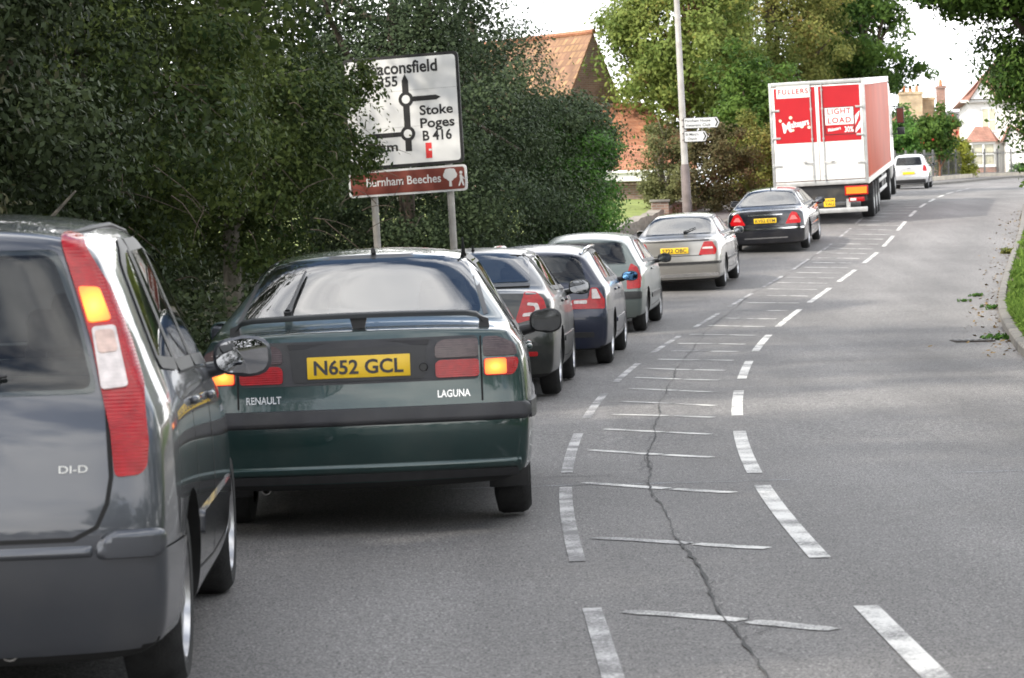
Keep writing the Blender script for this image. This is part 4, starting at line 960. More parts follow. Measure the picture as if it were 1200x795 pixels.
# 1 silver-grey upright hatchback, nearest
P_GREY = paint("graphite silver paint", (.058, .063, .074), .55, .36)
colt = dict(L=3.87, W=1.70, ro=.70, wb=2.5, tr=.305, arch=.345, tw=.2, rim=.215, spokes=5, zb=.20, sub=3, res=.04, bulge=.10, b2=.62, b3=.25,
    top=[(0, 1.535), (.35, 1.56), (.9, 1.60), (1.5, 1.61), (2.1, 1.56), (2.4, 1.50), (3.2, 1.03), (3.4, .99), (3.75, .86), (3.87, .76)],
    belt=[(0, .97), (.7, .985), (2.6, .94), (3.87, .66)], plan=[(0, .945), (.2, .985), (.7, 1.0), (2.4, 1.0), (3.2, .97), (3.6, .92), (3.87, .80)],
    roof_w=[(0, .585), (1, .60), (2.2, .57), (3.2, .66)], st=[0, .05, .30, .62, 1.1, 1.6, 2.1, 2.4, 2.8, 3.15, 3.35, 3.6, 3.78, 3.87],
    tail=[(.2, .10), (.35, .03), (.5, 0), (.6, 0), (.68, .02), (.9, .06), (1.05, .11), (1.3, .25), (1.48, .35), (1.56, .40)],
    screen=[(-.62, 1.06), (.62, 1.06), (.48, 1.47), (-.48, 1.47)],
    dlo=[(.46, 1.06), (2.95, .99), (2.3, 1.46), (1.6, 1.52), (.90, 1.51), (.62, 1.43)],
    win=[[(.53, 1.085), (.98, 1.06), (.98, 1.475), (.86, 1.465), (.66, 1.39)], [(1.03, 1.055), (1.72, 1.045), (1.72, 1.485), (1.03, 1.47)], [(1.79, 1.045), (2.80, 1.02), (2.28, 1.43), (1.79, 1.48)]],
    doors=[([(1.02, .36), (1.75, .33), (1.75, 1.02), (1.0, 1.03), (.98, .75)], (1.12, .93)), ([(1.77, .33), (2.72, .34), (2.85, .70), (2.82, .98), (1.77, 1.02)], (1.88, .91))],
    strip=(.47, .55, 1.06, 2.66), strip_m=P_GREY)
colt['rw'] = [(-.615, 1.012), (.615, 1.012), (.565, 1.20), (.512, 1.37), (.475, 1.455), (-.475, 1.455), (-.512, 1.37), (-.565, 1.20)]
B = car("silver_hatchback", "dark silver upright hatchback nearest the camera, tall tail lamp lit", colt, P_GREY)
B.seam('tailgate', [[(.642, 1.0), (.655, .76), (.642, .68), (.61, .61), (.54, .575), (-.54, .575), (-.61, .61), (-.642, .68), (-.655, .76), (-.642, 1.0)]], 'rear', B.root, .014)
B.panel('rear_window', rounded([(-.615, 1.012), (.615, 1.012), (.565, 1.20), (.512, 1.37), (.475, 1.455), (-.475, 1.455), (-.512, 1.37), (-.565, 1.20)], .03), 'rear', GLASS, B.root, .004, .006, .03)
lamp(B, 'tail_lamp', [(.475, 1.515), (.535, 1.50), (.635, 1.335), (.70, 1.175), (.745, 1.04), (.765, .86), (.76, .785), (.74, .762), (.665, .757), (.652, .90), (.592, 1.165), (.532, 1.345), (.492, 1.46)], RED,
     [('brake_light', [(.543, 1.335), (.605, 1.330), (.645, 1.228), (.580, 1.222)], LIT), ('reversing_light', [(.588, 1.207), (.655, 1.212), (.703, 1.025), (.625, 1.018)], CLEAR),
      ('indicator', [(.597, 1.195), (.650, 1.198), (.668, 1.13), (.612, 1.125)], lens("pale amber lens", (.58, .42, .36)))], .008, .018)
bp = split_bumper(B, .535, .42)
for s_ in (1, -1): B.panel('bumper_strip', rounded([(s_ * a, b) for a, b in ((.60, .512), (.795, .512), (.815, .555), (.80, .600), (.66, .600), (.615, .58))][::s_], .03, 5), 'rear', P_GREY, B.root, .026, .03, .014, pillow=True)
B.panel('bumper_strip', rounded([(-.598, .520), (.598, .520), (.598, .556), (-.598, .556)], .012), 'rear', P_GREY, B.root, .018, .03, .014, pillow=True)
lettering(B, "DI-D", .50, .775, mat('dull badge', (.42, .42, .40), rough=.3, metal=.8), width=.085, height=.022, bold=.0)
wiper(B, (0, 1.03), (.345, 1.065))
plate(B.root, "", 0, -.075, .70, tilt=-.05) if False else None
tailpipe(B, .33, .235, .032)
for s_ in (1, -1): mirror(B.root, s_ * .925, 2.45, 1.03, P_GREY, (.115, .082), side=s_)
for s_ in (1, -1):
    mb = MB(); mb.tube([on(B, 'top', s_ * x, y, .004) for x, y in ((.50, .50), (.53, .7), (.545, 1.2), (.545, 1.7), (.53, 2.2))], [.005, .010, .010, .010, .006], 8)
    mb.build('roof_moulding', TRIM, B.root)
place(B.root, -1.885, 8.0, -.045, 0)

# 2 green fastback
BADGE = mat('plated badge', (.50, .50, .49), rough=.25, metal=.9)
P_GREEN = paint("deep green metallic paint", (.010, .034, .032), .45, .30)
lag = dict(L=4.5, W=1.752, ro=.95, wb=2.67, tr=.300, arch=.345, tw=.195, rim=.19, spokes=8, rim_m=STEELW, zb=.26, sub=3, res=.04, bulge=.07, b2=.5, b3=.2, crease=.5,
    top=[(0, 1.045), (.10, 1.058), (.30, 1.065), (.44, 1.10), (1.16, 1.425), (1.45, 1.465), (2.0, 1.485), (2.6, 1.44), (3.42, 1.0), (3.6, .96), (4.2, .84), (4.5, .70)],
    belt=[(0, .94), (1, .955), (3.4, .90), (4.5, .62)], plan=[(0, .95), (.2, .985), (.8, 1.0), (2.8, 1.0), (3.8, .97), (4.25, .92), (4.5, .8)],
    roof_w=[(0, .73), (.44, .675), (1.16, .565), (2.0, .575), (2.6, .55), (3.4, .62), (4.5, .6)], st=[0, .06, .22, .38, .50, .82, 1.10, 1.24, 1.6, 2.1, 2.6, 3.0, 3.36, 3.52, 3.9, 4.25, 4.42, 4.5],
    tail=[(.2, .09), (.33, .03), (.45, 0), (.60, 0), (.68, .03), (.9, .05), (1.06, .09)], cs=(7,), ck=.55,
    screen=[(-.6, 1.0), (.6, 1.0), (.5, 1.365), (-.5, 1.365)],
    dlo=[(.70, .995), (3.2, .965), (2.56, 1.375), (1.9, 1.42), (1.25, 1.375)], 
    win=[[(.84, 1.015), (1.22, 1.01), (1.22, 1.325)], [(1.27, 1.01), (2.0, 1.0), (2.0, 1.39), (1.4, 1.375), (1.27, 1.34)], [(2.07, 1.0), (3.05, .985), (2.54, 1.345), (2.07, 1.39)]],
    doors=[([(1.35, .36), (2.03, .34), (2.03, .98), (1.2, .99), (1.22, .75)], (1.38, .88)), ([(2.05, .34), (3.1, .36), (3.2, .7), (3.12, .95), (2.05, .98)], (2.2, .87))],
    strip=(.50, .60, 1.36, 3.08), strip_m=PLAST)
lag['rw'] = [(-.625, 1.10), (.625, 1.10), (.59, 1.22), (.532, 1.402), (-.532, 1.402), (-.59, 1.22)]
B = car("green_fastback", "dark green fastback with rear spoiler and yellow number plate, brake lights lit", lag, P_GREEN)
B.panel('rear_window', rounded([(-.625, 1.10), (.625, 1.10), (.59, 1.22), (.532, 1.402), (-.532, 1.402), (-.59, 1.22)], .035), 'rear', GLASS_B, B.root, .004, .006, .035, 1.5)
for ln in ([(-.645, 1.09), (-.605, 1.23), (-.55, 1.412)], [(-.55, 1.412), (.55, 1.412)], [(.55, 1.412), (.605, 1.23), (.645, 1.09)]): B.seam('window_seal', [ln], 'rear', B.root, .024, TRIM, .002)
B.seam('tailgate', [[(.617, 1.045), (.617, .665)], [(-.617, 1.045), (-.617, .665)]], 'rear', B.root, .010)
B.panel('tailgate_trim', rounded([(-.605, .775), (.605, .775), (.605, .995), (-.605, .995)], .03), 'rear', PLAST, B.root, .004, .008, .05)
rec = B.panel('plate_recess', rounded([(-.33, .79), (.33, .79), (.345, .955), (-.345, .955)], .02), 'rear', TRIM, B.root, .009, .006, .06)
mb = MB(); mb.prism([(-.35, .958), (.35, .958), (.36, .985), (-.36, .985)], .005, .06); mb.build('tailgate_handle', PLAST, B.root)
lamp(B, 'tail_lamp', [(.385, .788), (.605, .788), (.605, .876), (.405, .876), (.385, .86)], RED, [], .010)
lamp(B, 'smoked_lamp', [(.385, .886), (.605, .886), (.605, .978), (.42, .978), (.385, .95)], DRED, [], .010)
lamp(B, 'wing_lamp', [(.628, .788), (.775, .788), (.80, .83), (.80, .876), (.628, .876)], RED, [('brake_light', [(.634, .794), (.742, .794), (.742, .872), (.634, .872)], LIT)], .010, .022)
lamp(B, 'smoked_wing_lamp', [(.628, .886), (.80, .886), (.785, .945), (.70, .985), (.628, .985)], DRED, [], .008, .022)
split_bumper(B, .655, .62)
B.panel('bumper_strip', rounded([(-.845, .565), (.845, .565), (.845, .652), (-.845, .652)], .02), 'rear', PLAST, B.root, .026, .03, .018, pillow=True)
for pj in ('right', 'left'): B.panel('bumper_strip', rounded([(.09, .565), (.60, .565), (.60, .652), (.09, .652)], .015), pj, PLAST, B.root, .020, .02, .03)
B.panel('bumper_lip', rounded([(-.80, .335), (.80, .335), (.80, .372), (-.80, .372)], .012), 'rear', P_GREEN, B.root, .026, .03, .012, pillow=True)
B.panel('lower_valance', rounded([(-.78, .285), (.78, .285), (.78, .325), (-.78, .325)], .012), 'rear', TRIM, B.root, .014, .02, .05)
lettering(B, "RENAULT", -.575, .690, BADGE, width=.178, height=.036, bold=.02)
lettering(B, "LAGUNA", .392, .690, BADGE, width=.165, height=.036, bold=.02)
plate(B.root, "N652 GCL", 0, -.022, .862, tilt=-.06)
mb = MB(); mb.lathe([(.0001, .012), (.018, .012), (.024, 0), (.024, -.02)], 16, M=Matrix.Translation(on(B, 'rear', .325, .845, .004)) @ Matrix.Rotation(-math.pi / 2, 4, 'Z')); mb.build('boot_lock', mat("dark lock", (.05, .05, .05), rough=.35, metal=.6), B.root)
# spoiler wing
mb = MB(); n = 25; v = []; f = []
for i in range(n):
    t = -1 + 2 * i / (n - 1); x = .655 * t; a = abs(t)
    z = 1.114 - .014 * a ** 2 - (.05 * max(0, (a - .86) / .14) ** 2); y = .075 + .10 * a ** 2 ; ch = .10; th = .027
    v += [(x, y, z - th * .4), (x, y + .01, z + th * .3), (x, y + ch * .5, z + th * .7), (x, y + ch, z + .002), (x, y + ch * .5, z - th * .3)]
for i in range(n - 1):
    for k in range(5): f.append((i * 5 + k, i * 5 + (k + 1) % 5, (i + 1) * 5 + (k + 1) % 5, (i + 1) * 5 + k))
f += [(0, 1, 2, 3, 4), tuple((n - 1) * 5 + k for k in (4, 3, 2, 1, 0))]
mb.add(v, f)
P_DKGREEN = P_GREEN
sp_ = mb.build('spoiler', mat('satin black', (.006, .008, .008), rough=.45, vary=.1, spec=.3), B.root, smooth=60)
for q_, y0_, y1_ in (([(-.03, 1.05), (.03, 1.05), (.045, 1.11), (-.045, 1.11)], .11, .16), ([(.61, 1.03), (.665, 1.03), (.66, 1.075), (.615, 1.09)], .17, .24), ([(-.61, 1.03), (-.665, 1.03), (-.66, 1.075), (-.615, 1.09)], .17, .24)):
    ft = MB(); ft.prism(q_, y0_, y1_); ft.build('spoiler_foot', TRIM, sp_)
wiper(B, (-.39, 1.12), (-.325, 1.33))
roof_aerial(B, .52, 1.45, .10)
p = on(B, 'top', .03, 1.235, .0); mb = MB(); mb.tube([p, p + Vector((0, -.01, .02)), p + Vector((0, -.03, .02))], .014, 8); mb.build('washer_jet', TRIM, B.root)
for s_ in (1, -1): mirror(B.root, s_ * .975, 2.78, .985, TRIM if s_ > 0 else P_GREEN, (.098, .075), mat("dark mirror glass", (.10, .105, .11), rough=.06, metal=.9, vary=.1) if s_ > 0 else GLASS_M, side=s_)
for s_ in (1, -1): mf = MB(); mf.box((s_ * .73, .62, .27), (.21, .012, .20), bev=.004); mf.build('mud_flap', TRIM, B.root)
tailpipe(B, -.5, .25, .024, .05)
place(B.root, -.763, 13.35, 0.004, R(-.9))

# 3 dark liftback
P_DARK = paint("dark slate green paint", (.008, .011, .010), .25, .34, .55)
octv = dict(L=4.57, W=1.77, ro=1.0, wb=2.578, tr=.315, arch=.35, rim=.205, spokes=5, zb=.22, bulge=.07, b2=.5, b3=.2,
    top=[(0, 1.03), (.12, 1.045), (.30, 1.06), (.44, 1.10), (1.22, 1.40), (1.5, 1.435), (2.05, 1.462), (2.65, 1.42), (3.48, 1.02), (3.65, .98), (4.2, .86), (4.57, .72)],
    belt=[(0, .95), (1, .965), (3.4, .92), (4.57, .64)], roof_w=[(0, .74), (.44, .68), (1.22, .56), (2.0, .58), (2.6, .56), (3.4, .62), (4.57, .6)],
    st=[0, .06, .22, .38, .50, .82, 1.10, 1.26, 1.6, 2.1, 2.6, 3.0, 3.42, 3.58, 3.9, 4.3, 4.48, 4.57], cs=(7,),
    tail=[(.2, .09), (.33, .03), (.45, 0), (.60, 0), (.68, .03), (.9, .05), (1.06, .09)],
    screen=[(-.6, 1.02), (.6, 1.02), (.5, 1.385), (-.5, 1.385)], dlo=[(.80, 1.02), (3.3, .99), (2.62, 1.355), (1.9, 1.40), (1.27, 1.36)],
    win=[[(.92, 1.035), (1.24, 1.03), (1.24, 1.31)], [(1.30, 1.03), (2.02, 1.02), (2.02, 1.37), (1.42, 1.355), (1.30, 1.33)], [(2.09, 1.02), (3.1, 1.005), (2.58, 1.325), (2.09, 1.37)]],
    doors=[([(1.40, .36), (2.05, .34), (2.05, 1.0), (1.25, 1.01), (1.27, .75)], (1.42, .90)), ([(2.07, .34), (3.1, .36), (3.2, .7), (3.15, .97), (2.07, 1.0)], (2.22, .89))],
    strip=(.50, .56, 1.4, 3.1), strip_m=P_DARK)
octv['rw'] = [(-.62, 1.11), (.62, 1.11), (.53, 1.38), (-.53, 1.38)]
B = car("dark_liftback", "near black liftback with c-shaped red tail lamps, directly ahead of the green fastback", octv, P_DARK)
B.panel('rear_window', rounded([(-.62, 1.11), (.62, 1.11), (.53, 1.38), (-.53, 1.38)], .05), 'rear', GLASS_B, B.root, .004, .006, .06, 1.5)
lamp(B, 'tail_lamp', [(.59, 1.025), (.70, 1.015), (.765, .95), (.79, .86), (.775, .795), (.52, .735), (.50, .755), (.55, .90)], REDB,
     [('reversing_light', [(.565, .795), (.70, .80), (.73, .86), (.71, .915), (.62, .925), (.61, .90), (.68, .89), (.69, .86), (.67, .835), (.575, .825)], CLEAR)], .008, .03)
split_bumper(B, .70, .6)
lamp(B, 'bumper_reflector', [(.42, .425), (.70, .425), (.70, .468), (.42, .468)], RED, (), .016)
B.panel('lip_spoiler', rounded([(-.62, 1.065), (.62, 1.065), (.62, 1.09), (-.62, 1.09)], .01), 'rear', TRIM, B.root, .012, .02, .06)
roof_aerial(B, 0, 1.45, .05)
for s_ in (1, -1): mirror(B.root, s_ * .975, 2.75, 1.0, P_DARK, (.11, .080), mat("dark mirror glass", (.1, .1, .1)) if s_ < 0 else GLASS_M, side=s_, yaw=-.05 * s_)
mb = MB(); B.panel('bumper_sill', rounded([(-.70, .52), (.70, .52), (.70, .55), (-.70, .55)], .01), 'rear', TRIM, B.root, .016, .02, .06)
place(B.root, -.455, 24.78, .075, R(-.6))

# 4 blue estate
P_BLUE = paint("midnight blue paint", (.012, .017, .038), .4, .34, .55)
bmw = dict(L=4.48, W=1.739, ro=.92, wb=2.725, tr=.312, arch=.348, rim=.215, spokes=5, zb=.22, bulge=.09, b2=.6, b3=.25,
    top=[(0, 1.345), (.45, 1.385), (1.2, 1.42), (1.8, 1.42), (2.35, 1.385), (3.15, 1.0), (3.35, .96), (4.1, .84), (4.48, .70)],
    belt=[(0, .93), (1, .945), (3.1, .91), (4.48, .62)], roof_w=[(0, .54), (.6, .57), (1.6, .575), (2.3, .55), (3.1, .62), (4.48, .6)],
    st=[0, .05, .34, .66, 1.1, 1.6, 2.1, 2.36, 2.75, 3.1, 3.28, 3.7, 4.15, 4.38, 4.48],
    tail=[(.2, .08), (.35, .02), (.5, 0), (.6, .0), (.68, .03), (.93, .07), (1.02, .12), (1.3, .34), (1.38, .41)],
    screen=[(-.6, 1.01), (.6, 1.01), (.49, 1.35), (-.49, 1.35)], dlo=[(.55, .985), (3.0, .96), (2.36, 1.32), (1.6, 1.365), (.95, 1.35), (.80, 1.28)],
    win=[[(.63, 1.0), (1.12, .995), (1.12, 1.325), (.98, 1.32), (.84, 1.26)], [(1.17, .995), (1.82, .985), (1.82, 1.335), (1.17, 1.325)], [(1.89, .985), (2.85, .97), (2.34, 1.285), (1.89, 1.33)]],
    doors=[([(1.28, .36), (1.85, .34), (1.85, .97), (1.13, .975), (1.15, .75)], (1.27, .87)), ([(1.87, .34), (2.86, .36), (2.95, .7), (2.9, .95), (1.87, .97)], (2.0, .86))],
    strip=(.48, .53, 1.3, 2.9), strip_m=P_BLUE)
bmw['rw'] = [(-.60, .985), (.60, .985), (.545, 1.14), (.495, 1.30), (-.495, 1.30), (-.545, 1.14)]
B = car("blue_estate", "dark blue estate with roof rails and a bright blue door mirror, third car ahead", bmw, P_BLUE)
B.panel('rear_window', rounded([(-.60, .985), (.60, .985), (.545, 1.14), (.495, 1.30), (-.495, 1.30), (-.545, 1.14)], .04), 'rear', GLASS, B.root, .004, .006, .05, 1.2)
lamp(B, 'tail_lamp', [(.42, .685), (.80, .685), (.80, .79), (.72, .925), (.64, .925), (.615, .80), (.42, .79)], REDB, [('reversing_light', [(.45, .745), (.60, .745), (.60, .785), (.45, .78)], CLEAR), ('indicator', [(.655, .80), (.755, .80), (.705, .91), (.655, .91)], CLEAR)], .008, .03)
split_bumper(B, .66, .6)
B.panel('bumper_strip', rounded([(-.80, .585), (.80, .585), (.80, .635), (-.80, .635)], .015), 'rear', P_BLUE, B.root, .016, .03, .05)
B.panel('bumper_vent', rounded([(-.68, .36), (.68, .36), (.68, .42), (-.68, .42)], .015), 'rear', TRIM, B.root, .014, .02, .06)
B.seam('tailgate', [[(.615, .96), (.62, .69)], [(-.615, .96), (-.62, .69)]], 'rear', B.root, .01)
for s_ in (1, -1):
    mb = MB(); pp = [on(B, 'top', s_ * x, y, .045 if 0 < i < 5 else .0) for i, (x, y) in enumerate(((.50, .46), (.52, .58), (.54, 1.0), (.545, 1.5), (.53, 2.0), (.52, 2.12)))]
    mb.tube(pp, .016, 8); mb.tube([on(B, 'top', s_ * .542, 1.25, 0), on(B, 'top', s_ * .542, 1.25, .045)], .014, 6); mb.build('roof_rail', CHROME, B.root)
for s_ in (1, -1): mirror(B.root, s_ * .96, 2.58, .985, TRIM, (.100, .062), mat("blue tinted mirror", (.22, .48, .85), rough=.02, metal=1.0, vary=0), side=s_)
mb = MB(); mb.box((0, .02, .6), (.3, .01, .09)); 
place(B.root, .27, 30.48, .10, R(.4))

# 5 grey green hatchback
P_SAGE = paint("pale grey green paint", (.115, .138, .132), .5, .36, .55)
fst = dict(L=4.05, W=1.70, ro=.72, wb=2.5, tr=.30, arch=.34, rim=.195, spokes=7, zb=.22, bulge=.08, b2=.6, b3=.25, rim_m=STEELW,
    top=[(0, 1.36), (.4, 1.40), (1.1, 1.435), (1.7, 1.435), (2.2, 1.395), (2.95, 1.02), (3.15, .98), (3.75, .86), (4.05, .74)],
    belt=[(0, .95), (1, .96), (2.9, .93), (4.05, .64)], roof_w=[(0, .55), (.6, .58), (1.5, .585), (2.2, .56), (2.9, .63), (4.05, .6)],
    st=[0, .05, .30, .60, 1.0, 1.5, 1.95, 2.22, 2.6, 2.92, 3.1, 3.5, 3.8, 3.97, 4.05],
    tail=[(.2, .08), (.35, .02), (.5, 0), (.6, .0), (.66, .03), (.93, .07), (1.02, .11), (1.3, .27), (1.38, .33)],
    screen=[(-.6, 1.03), (.6, 1.03), (.5, 1.36), (-.5, 1.36)], dlo=[(.60, 1.0), (2.78, .975), (2.2, 1.33), (1.5, 1.38), (.9, 1.365), (.72, 1.30)],
    win=[[(.68, 1.02), (1.24, 1.015), (1.24, 1.345), (.94, 1.335), (.78, 1.27)], [(1.32, 1.01), (2.64, .99), (2.18, 1.30), (1.32, 1.345)]],
    doors=[([(1.28, .34), (2.66, .36), (2.75, .7), (2.7, .96), (1.28, .99)], (1.45, .88))], strip=(.46, .53, 1.3, 2.7))
fst['rw'] = [(-.60, .99), (.60, .99), (.55, 1.14), (.51, 1.315), (-.51, 1.315), (-.55, 1.14)]
B = car("sage_hatchback", "pale grey-green hatchback with tall red corner lamps and dark bumper, behind the silver saloon", fst, P_SAGE)
B.panel('rear_window', rounded([(-.60, .99), (.60, .99), (.55, 1.14), (.51, 1.315), (-.51, 1.315), (-.55, 1.14)], .05), 'rear', GLASS, B.root, .004, .006, .05, 1.2)
lamp(B, 'tail_lamp', [(.60, .64), (.79, .65), (.80, .80), (.745, .95), (.655, 1.0), (.625, .93), (.60, .75)], RED, [('reversing_light', [(.63, .76), (.70, .76), (.70, .82), (.635, .82)], CLEAR)], .010, .03)
split_bumper(B, .62, .6)
B.panel('bumper_strip', rounded([(-.80, .50), (.80, .50), (.80, .605), (-.80, .605)], .02), 'rear', TRIM, B.root, .014, .03, .05)
for s_ in (1, -1): mirror(B.root, s_ * .95, 2.40, 1.0, TRIM, (.105, .07), mat("dark mirror glass", (.1, .1, .1)), side=s_)
place(B.root, 1.06, 37.83, .14, R(.4))

# 6 silver saloon
P_SILV = paint("warm silver paint", (.31, .30, .28), .6, .32)
def saloon(L, W, H, ro, wb, tr, glass_base, roof_rear, deck, **k):
    d = dict(L=L, W=W, ro=ro, wb=wb, tr=tr, arch=tr + .04, rim=.21, spokes=5, zb=.20, bulge=.08, b2=.4, b3=.1, crease=.4,
        top=[(0, deck - .02), (.10, deck), (glass_base - .08, deck + .015), (glass_base, deck + .03), (roof_rear, H - .06), (roof_rear + .3, H - .02), (roof_rear + .75, H), (L - 1.9, H - .045), (L - 1.1, deck - .02), (L - .92, deck - .07), (L - .35, deck - .19), (L, deck - .33)],
        belt=[(0, deck - .09), (1, deck - .06), (L - 1.1, deck - .09), (L, deck - .4)], roof_w=[(0, .70), (glass_base, .67), (roof_rear, .57), (L * .5, .58), (L - 1.9, .56), (L - 1.1, .64), (L, .6)],
        st=[0, .06, .25, glass_base - .14, glass_base + .03, (glass_base + roof_rear) / 2, roof_rear - .05, roof_rear + .1, roof_rear + .5, L * .48, L - 1.9, L - 1.5, L - 1.12, L - .96, L - .6, L - .25, L - .08, L],
        tail=[(.2, .09), (.33, .03), (.45, 0), (.56, 0), (.64, .03), (.85, .05), (1.0, .08)],
        screen=[(-.6, deck + .0), (.6, deck + .0), (.5, H - .075), (-.5, H - .075)],
        dlo=[(glass_base + .12, deck + .015), (L - 1.25, deck - .01), (L - 1.92, H - .10), (roof_rear + .7, H - .06), (roof_rear + .1, H - .10)],
        win=[[(glass_base + .30, deck + .03), (L * .46, deck + .02), (L * .46, H - .09), (roof_rear + .16, H - .12)], [(L * .46 + .07, deck + .02), (L - 1.42, deck + .005), (L - 1.95, H - .13), (L * .46 + .07, H - .09)]],
        doors=[([(ro + .42, .36), (L * .465, .34), (L * .465, deck - .02), (ro + .22, deck - .015), (ro + .27, .75)], (ro + .40, deck - .11)), ([(L * .47, .34), (L - 1.42, .36), (L - 1.3, .7), (L - 1.38, deck - .04), (L * .47, deck - .02)], (L * .47 + .15, deck - .12))])
    d.update(k); return d
B = car("silver_saloon", "warm silver saloon with bright rear window and red lamps, behind the black saloon", saloon(4.48, 1.72, 1.42, .95, 2.55, .305, .62, 1.28, .99, strip=(.50, .545, 1.35, 3.05), strip_m=TRIM, rw=[(-.63, 1.025), (.63, 1.025), (.545, 1.335), (-.545, 1.335)], spokes=9), P_SILV)
B.panel('rear_window', rounded([(-.63, 1.025), (.63, 1.025), (.545, 1.335), (-.545, 1.335)], .05), 'rear', GLASS_B, B.root, .004, .006, .05, 1.5)
lamp(B, 'tail_lamp', [(.44, .665), (.75, .665), (.775, .76), (.70, .905), (.55, .91), (.52, .85)], RED, [('reversing_light', [(.51, .775), (.71, .775), (.70, .81), (.52, .81)], CLEAR)], .008, .03)
split_bumper(B, .60, .6)
B.panel('bumper_strip', rounded([(-.83, .50), (.83, .50), (.83, .545), (-.83, .545)], .015), 'rear', TRIM, B.root, .018, .03, .05)
B.panel('lower_valance', rounded([(-.78, .27), (.78, .27), (.78, .33), (-.78, .33)], .012), 'rear', CHROME, B.root, .016, .03, .06)
B.seam('boot_lid', [[(-.66, .96), (.66, .96)], [(.50, .66), (-.50, .66)]], 'rear', B.root, .014)
B.panel('boot_lip', rounded([(-.64, .925), (.64, .925), (.64, .945), (-.64, .945)], .008), 'rear', TRIM, B.root, .012, .02, .06)
pr = B.panel('plate_recess', rounded([(-.30, .69), (.30, .69), (.30, .835), (-.30, .835)], .015), 'rear', P_SILV, B.root, .006, .01, .06)
plate(B.root, "S722 OBC", 0, -.045, .76, tilt=-.05)
wiper(B, (.12, 1.06), (.32, 1.13))
for s_ in (1, -1): mirror(B.root, s_ * .95, 2.66, 1.0, P_SILV, (.10, .068), side=s_)
place(B.root, 3.08, 49.1, .18, R(-1.2))

# 7 black saloon
P_BLACK = paint("black paint", (.010, .011, .016), .2, .2)
B = car("black_saloon", "glossy black saloon with triangular red lamps, right behind the lorry", saloon(5.04, 1.855, 1.444, 1.06, 2.96, .34, .72, 1.45, 1.0, rw=[(-.66, 1.04), (.66, 1.04), (.56, 1.355), (-.56, 1.355)], spokes=5, rim=.235, strip=(.5, .54, 1.5, 3.5), strip_m=P_BLACK), P_BLACK)
B.panel('rear_window', rounded([(-.66, 1.04), (.66, 1.04), (.56, 1.355), (-.56, 1.355)], .07), 'rear', GLASS_B, B.root, .004, .006, .05, 1.5)
lamp(B, 'tail_lamp', [(.46, .655), (.80, .66), (.815, .72), (.72, .90), (.62, .925), (.58, .88)], REDB, [('lamp_ribs', [(.55, .74), (.74, .75), (.68, .84), (.61, .84)], lens("pinkish lens", (.62, .16, .15)))], .008, .03)
split_bumper(B, .62, .6)
B.panel('bumper_strip', rounded([(-.87, .545), (.87, .545), (.87, .575), (-.87, .575)], .012), 'rear', CHROME, B.root, .016, .03, .05)
B.panel('lower_trim', rounded([(-.50, .335), (.50, .335), (.50, .36), (-.50, .36)], .01), 'rear', CHROME, B.root, .010, .03, .06)
B.panel('boot_trim', rounded([(-.40, .865), (.40, .865), (.40, .885), (-.40, .885)], .008), 'rear', CHROME, B.root, .008, .02, .06)
B.seam('boot_lid', [[(-.70, .985), (.70, .985)], [(.44, .645), (-.44, .645)]], 'rear', B.root, .012)
plate(B.root, "KV52 EYM", 0, -.04, .745, tilt=-.05)
roof_aerial(B, 0, 1.6, .05)
for s_ in (1, -1): mirror(B.root, s_ * 1.02, 3.05, 1.02, P_BLACK, (.12, .075), side=s_)
place(B.root, 5.93, 61.0, .20, R(-1.5))

# 8 silver hatchback at the top of the hill
P_PALE = paint("pale silver paint", (.52, .53, .55), .5, .32)
yar = dict(fst); yar.update(L=3.75, W=1.69, wb=2.46, ro=.55, top=[(0, 1.45), (.4, 1.49), (1.0, 1.53), (1.6, 1.53), (2.1, 1.47), (2.85, 1.05), (3.0, 1.02), (3.5, .90), (3.75, .78)], st=[0, .05, .30, .58, 1.0, 1.45, 1.85, 2.1, 2.45, 2.78, 2.95, 3.3, 3.55, 3.68, 3.75],
    belt=[(0, 1.0), (1, 1.0), (2.9, .96), (3.75, .66)], screen=[(-.6, 1.08), (.6, 1.08), (.5, 1.43), (-.5, 1.43)],
    dlo=[(.55, 1.04), (2.6, 1.0), (2.1, 1.40), (1.5, 1.46), (.9, 1.45), (.68, 1.38)], win=[[(.64, 1.06), (1.2, 1.055), (1.2, 1.43), (.92, 1.42), (.74, 1.34)], [(1.28, 1.05), (2.46, 1.02), (2.08, 1.37), (1.28, 1.43)]])
yar['rw'] = [(-.58, 1.03), (.58, 1.03), (.55, 1.22), (.50, 1.40), (-.50, 1.40), (-.55, 1.22)]
B = car("hilltop_hatchback", "small pale silver hatchback beyond the lorry at the top of the hill", yar, P_PALE)
B.panel('rear_window', rounded([(-.58, 1.03), (.58, 1.03), (.55, 1.22), (.50, 1.40), (-.50, 1.40), (-.55, 1.22)], .07), 'rear', GLASS, B.root, .004, .006, .06, 1.2)
lamp(B, 'tail_lamp', [(.60, .77), (.79, .76), (.77, .90), (.70, 1.03), (.63, 1.02)], RED, [], .010, .04)
split_bumper(B, .60, .5)
B.panel('lower_valance', rounded([(-.72, .25), (.72, .25), (.72, .42), (-.72, .42)], .03), 'rear', TRIM, B.root, .015, .02, .06)
plate(B.root, "", 0, -.05, .66) if False else None
mb = MB(); mb.box((0, 0, 0), (.52, .012, .111), bev=.003); q = mb.build('number_plate', YEL, B.root); q.location = (0, -.06, .70)
mb = MB(); mb.tube([on(B, 'rear', -.06, .93, .01), on(B, 'rear', .06, .93, .01)], .018, 8); mb.build('badge', CHROME, B.root)
for s_ in (1, -1): mirror(B.root, s_ * .95, 2.3, 1.04, TRIM, (.1, .07), side=s_)
place(B.root, 17.62, 116.3, .22, R(-1.0))

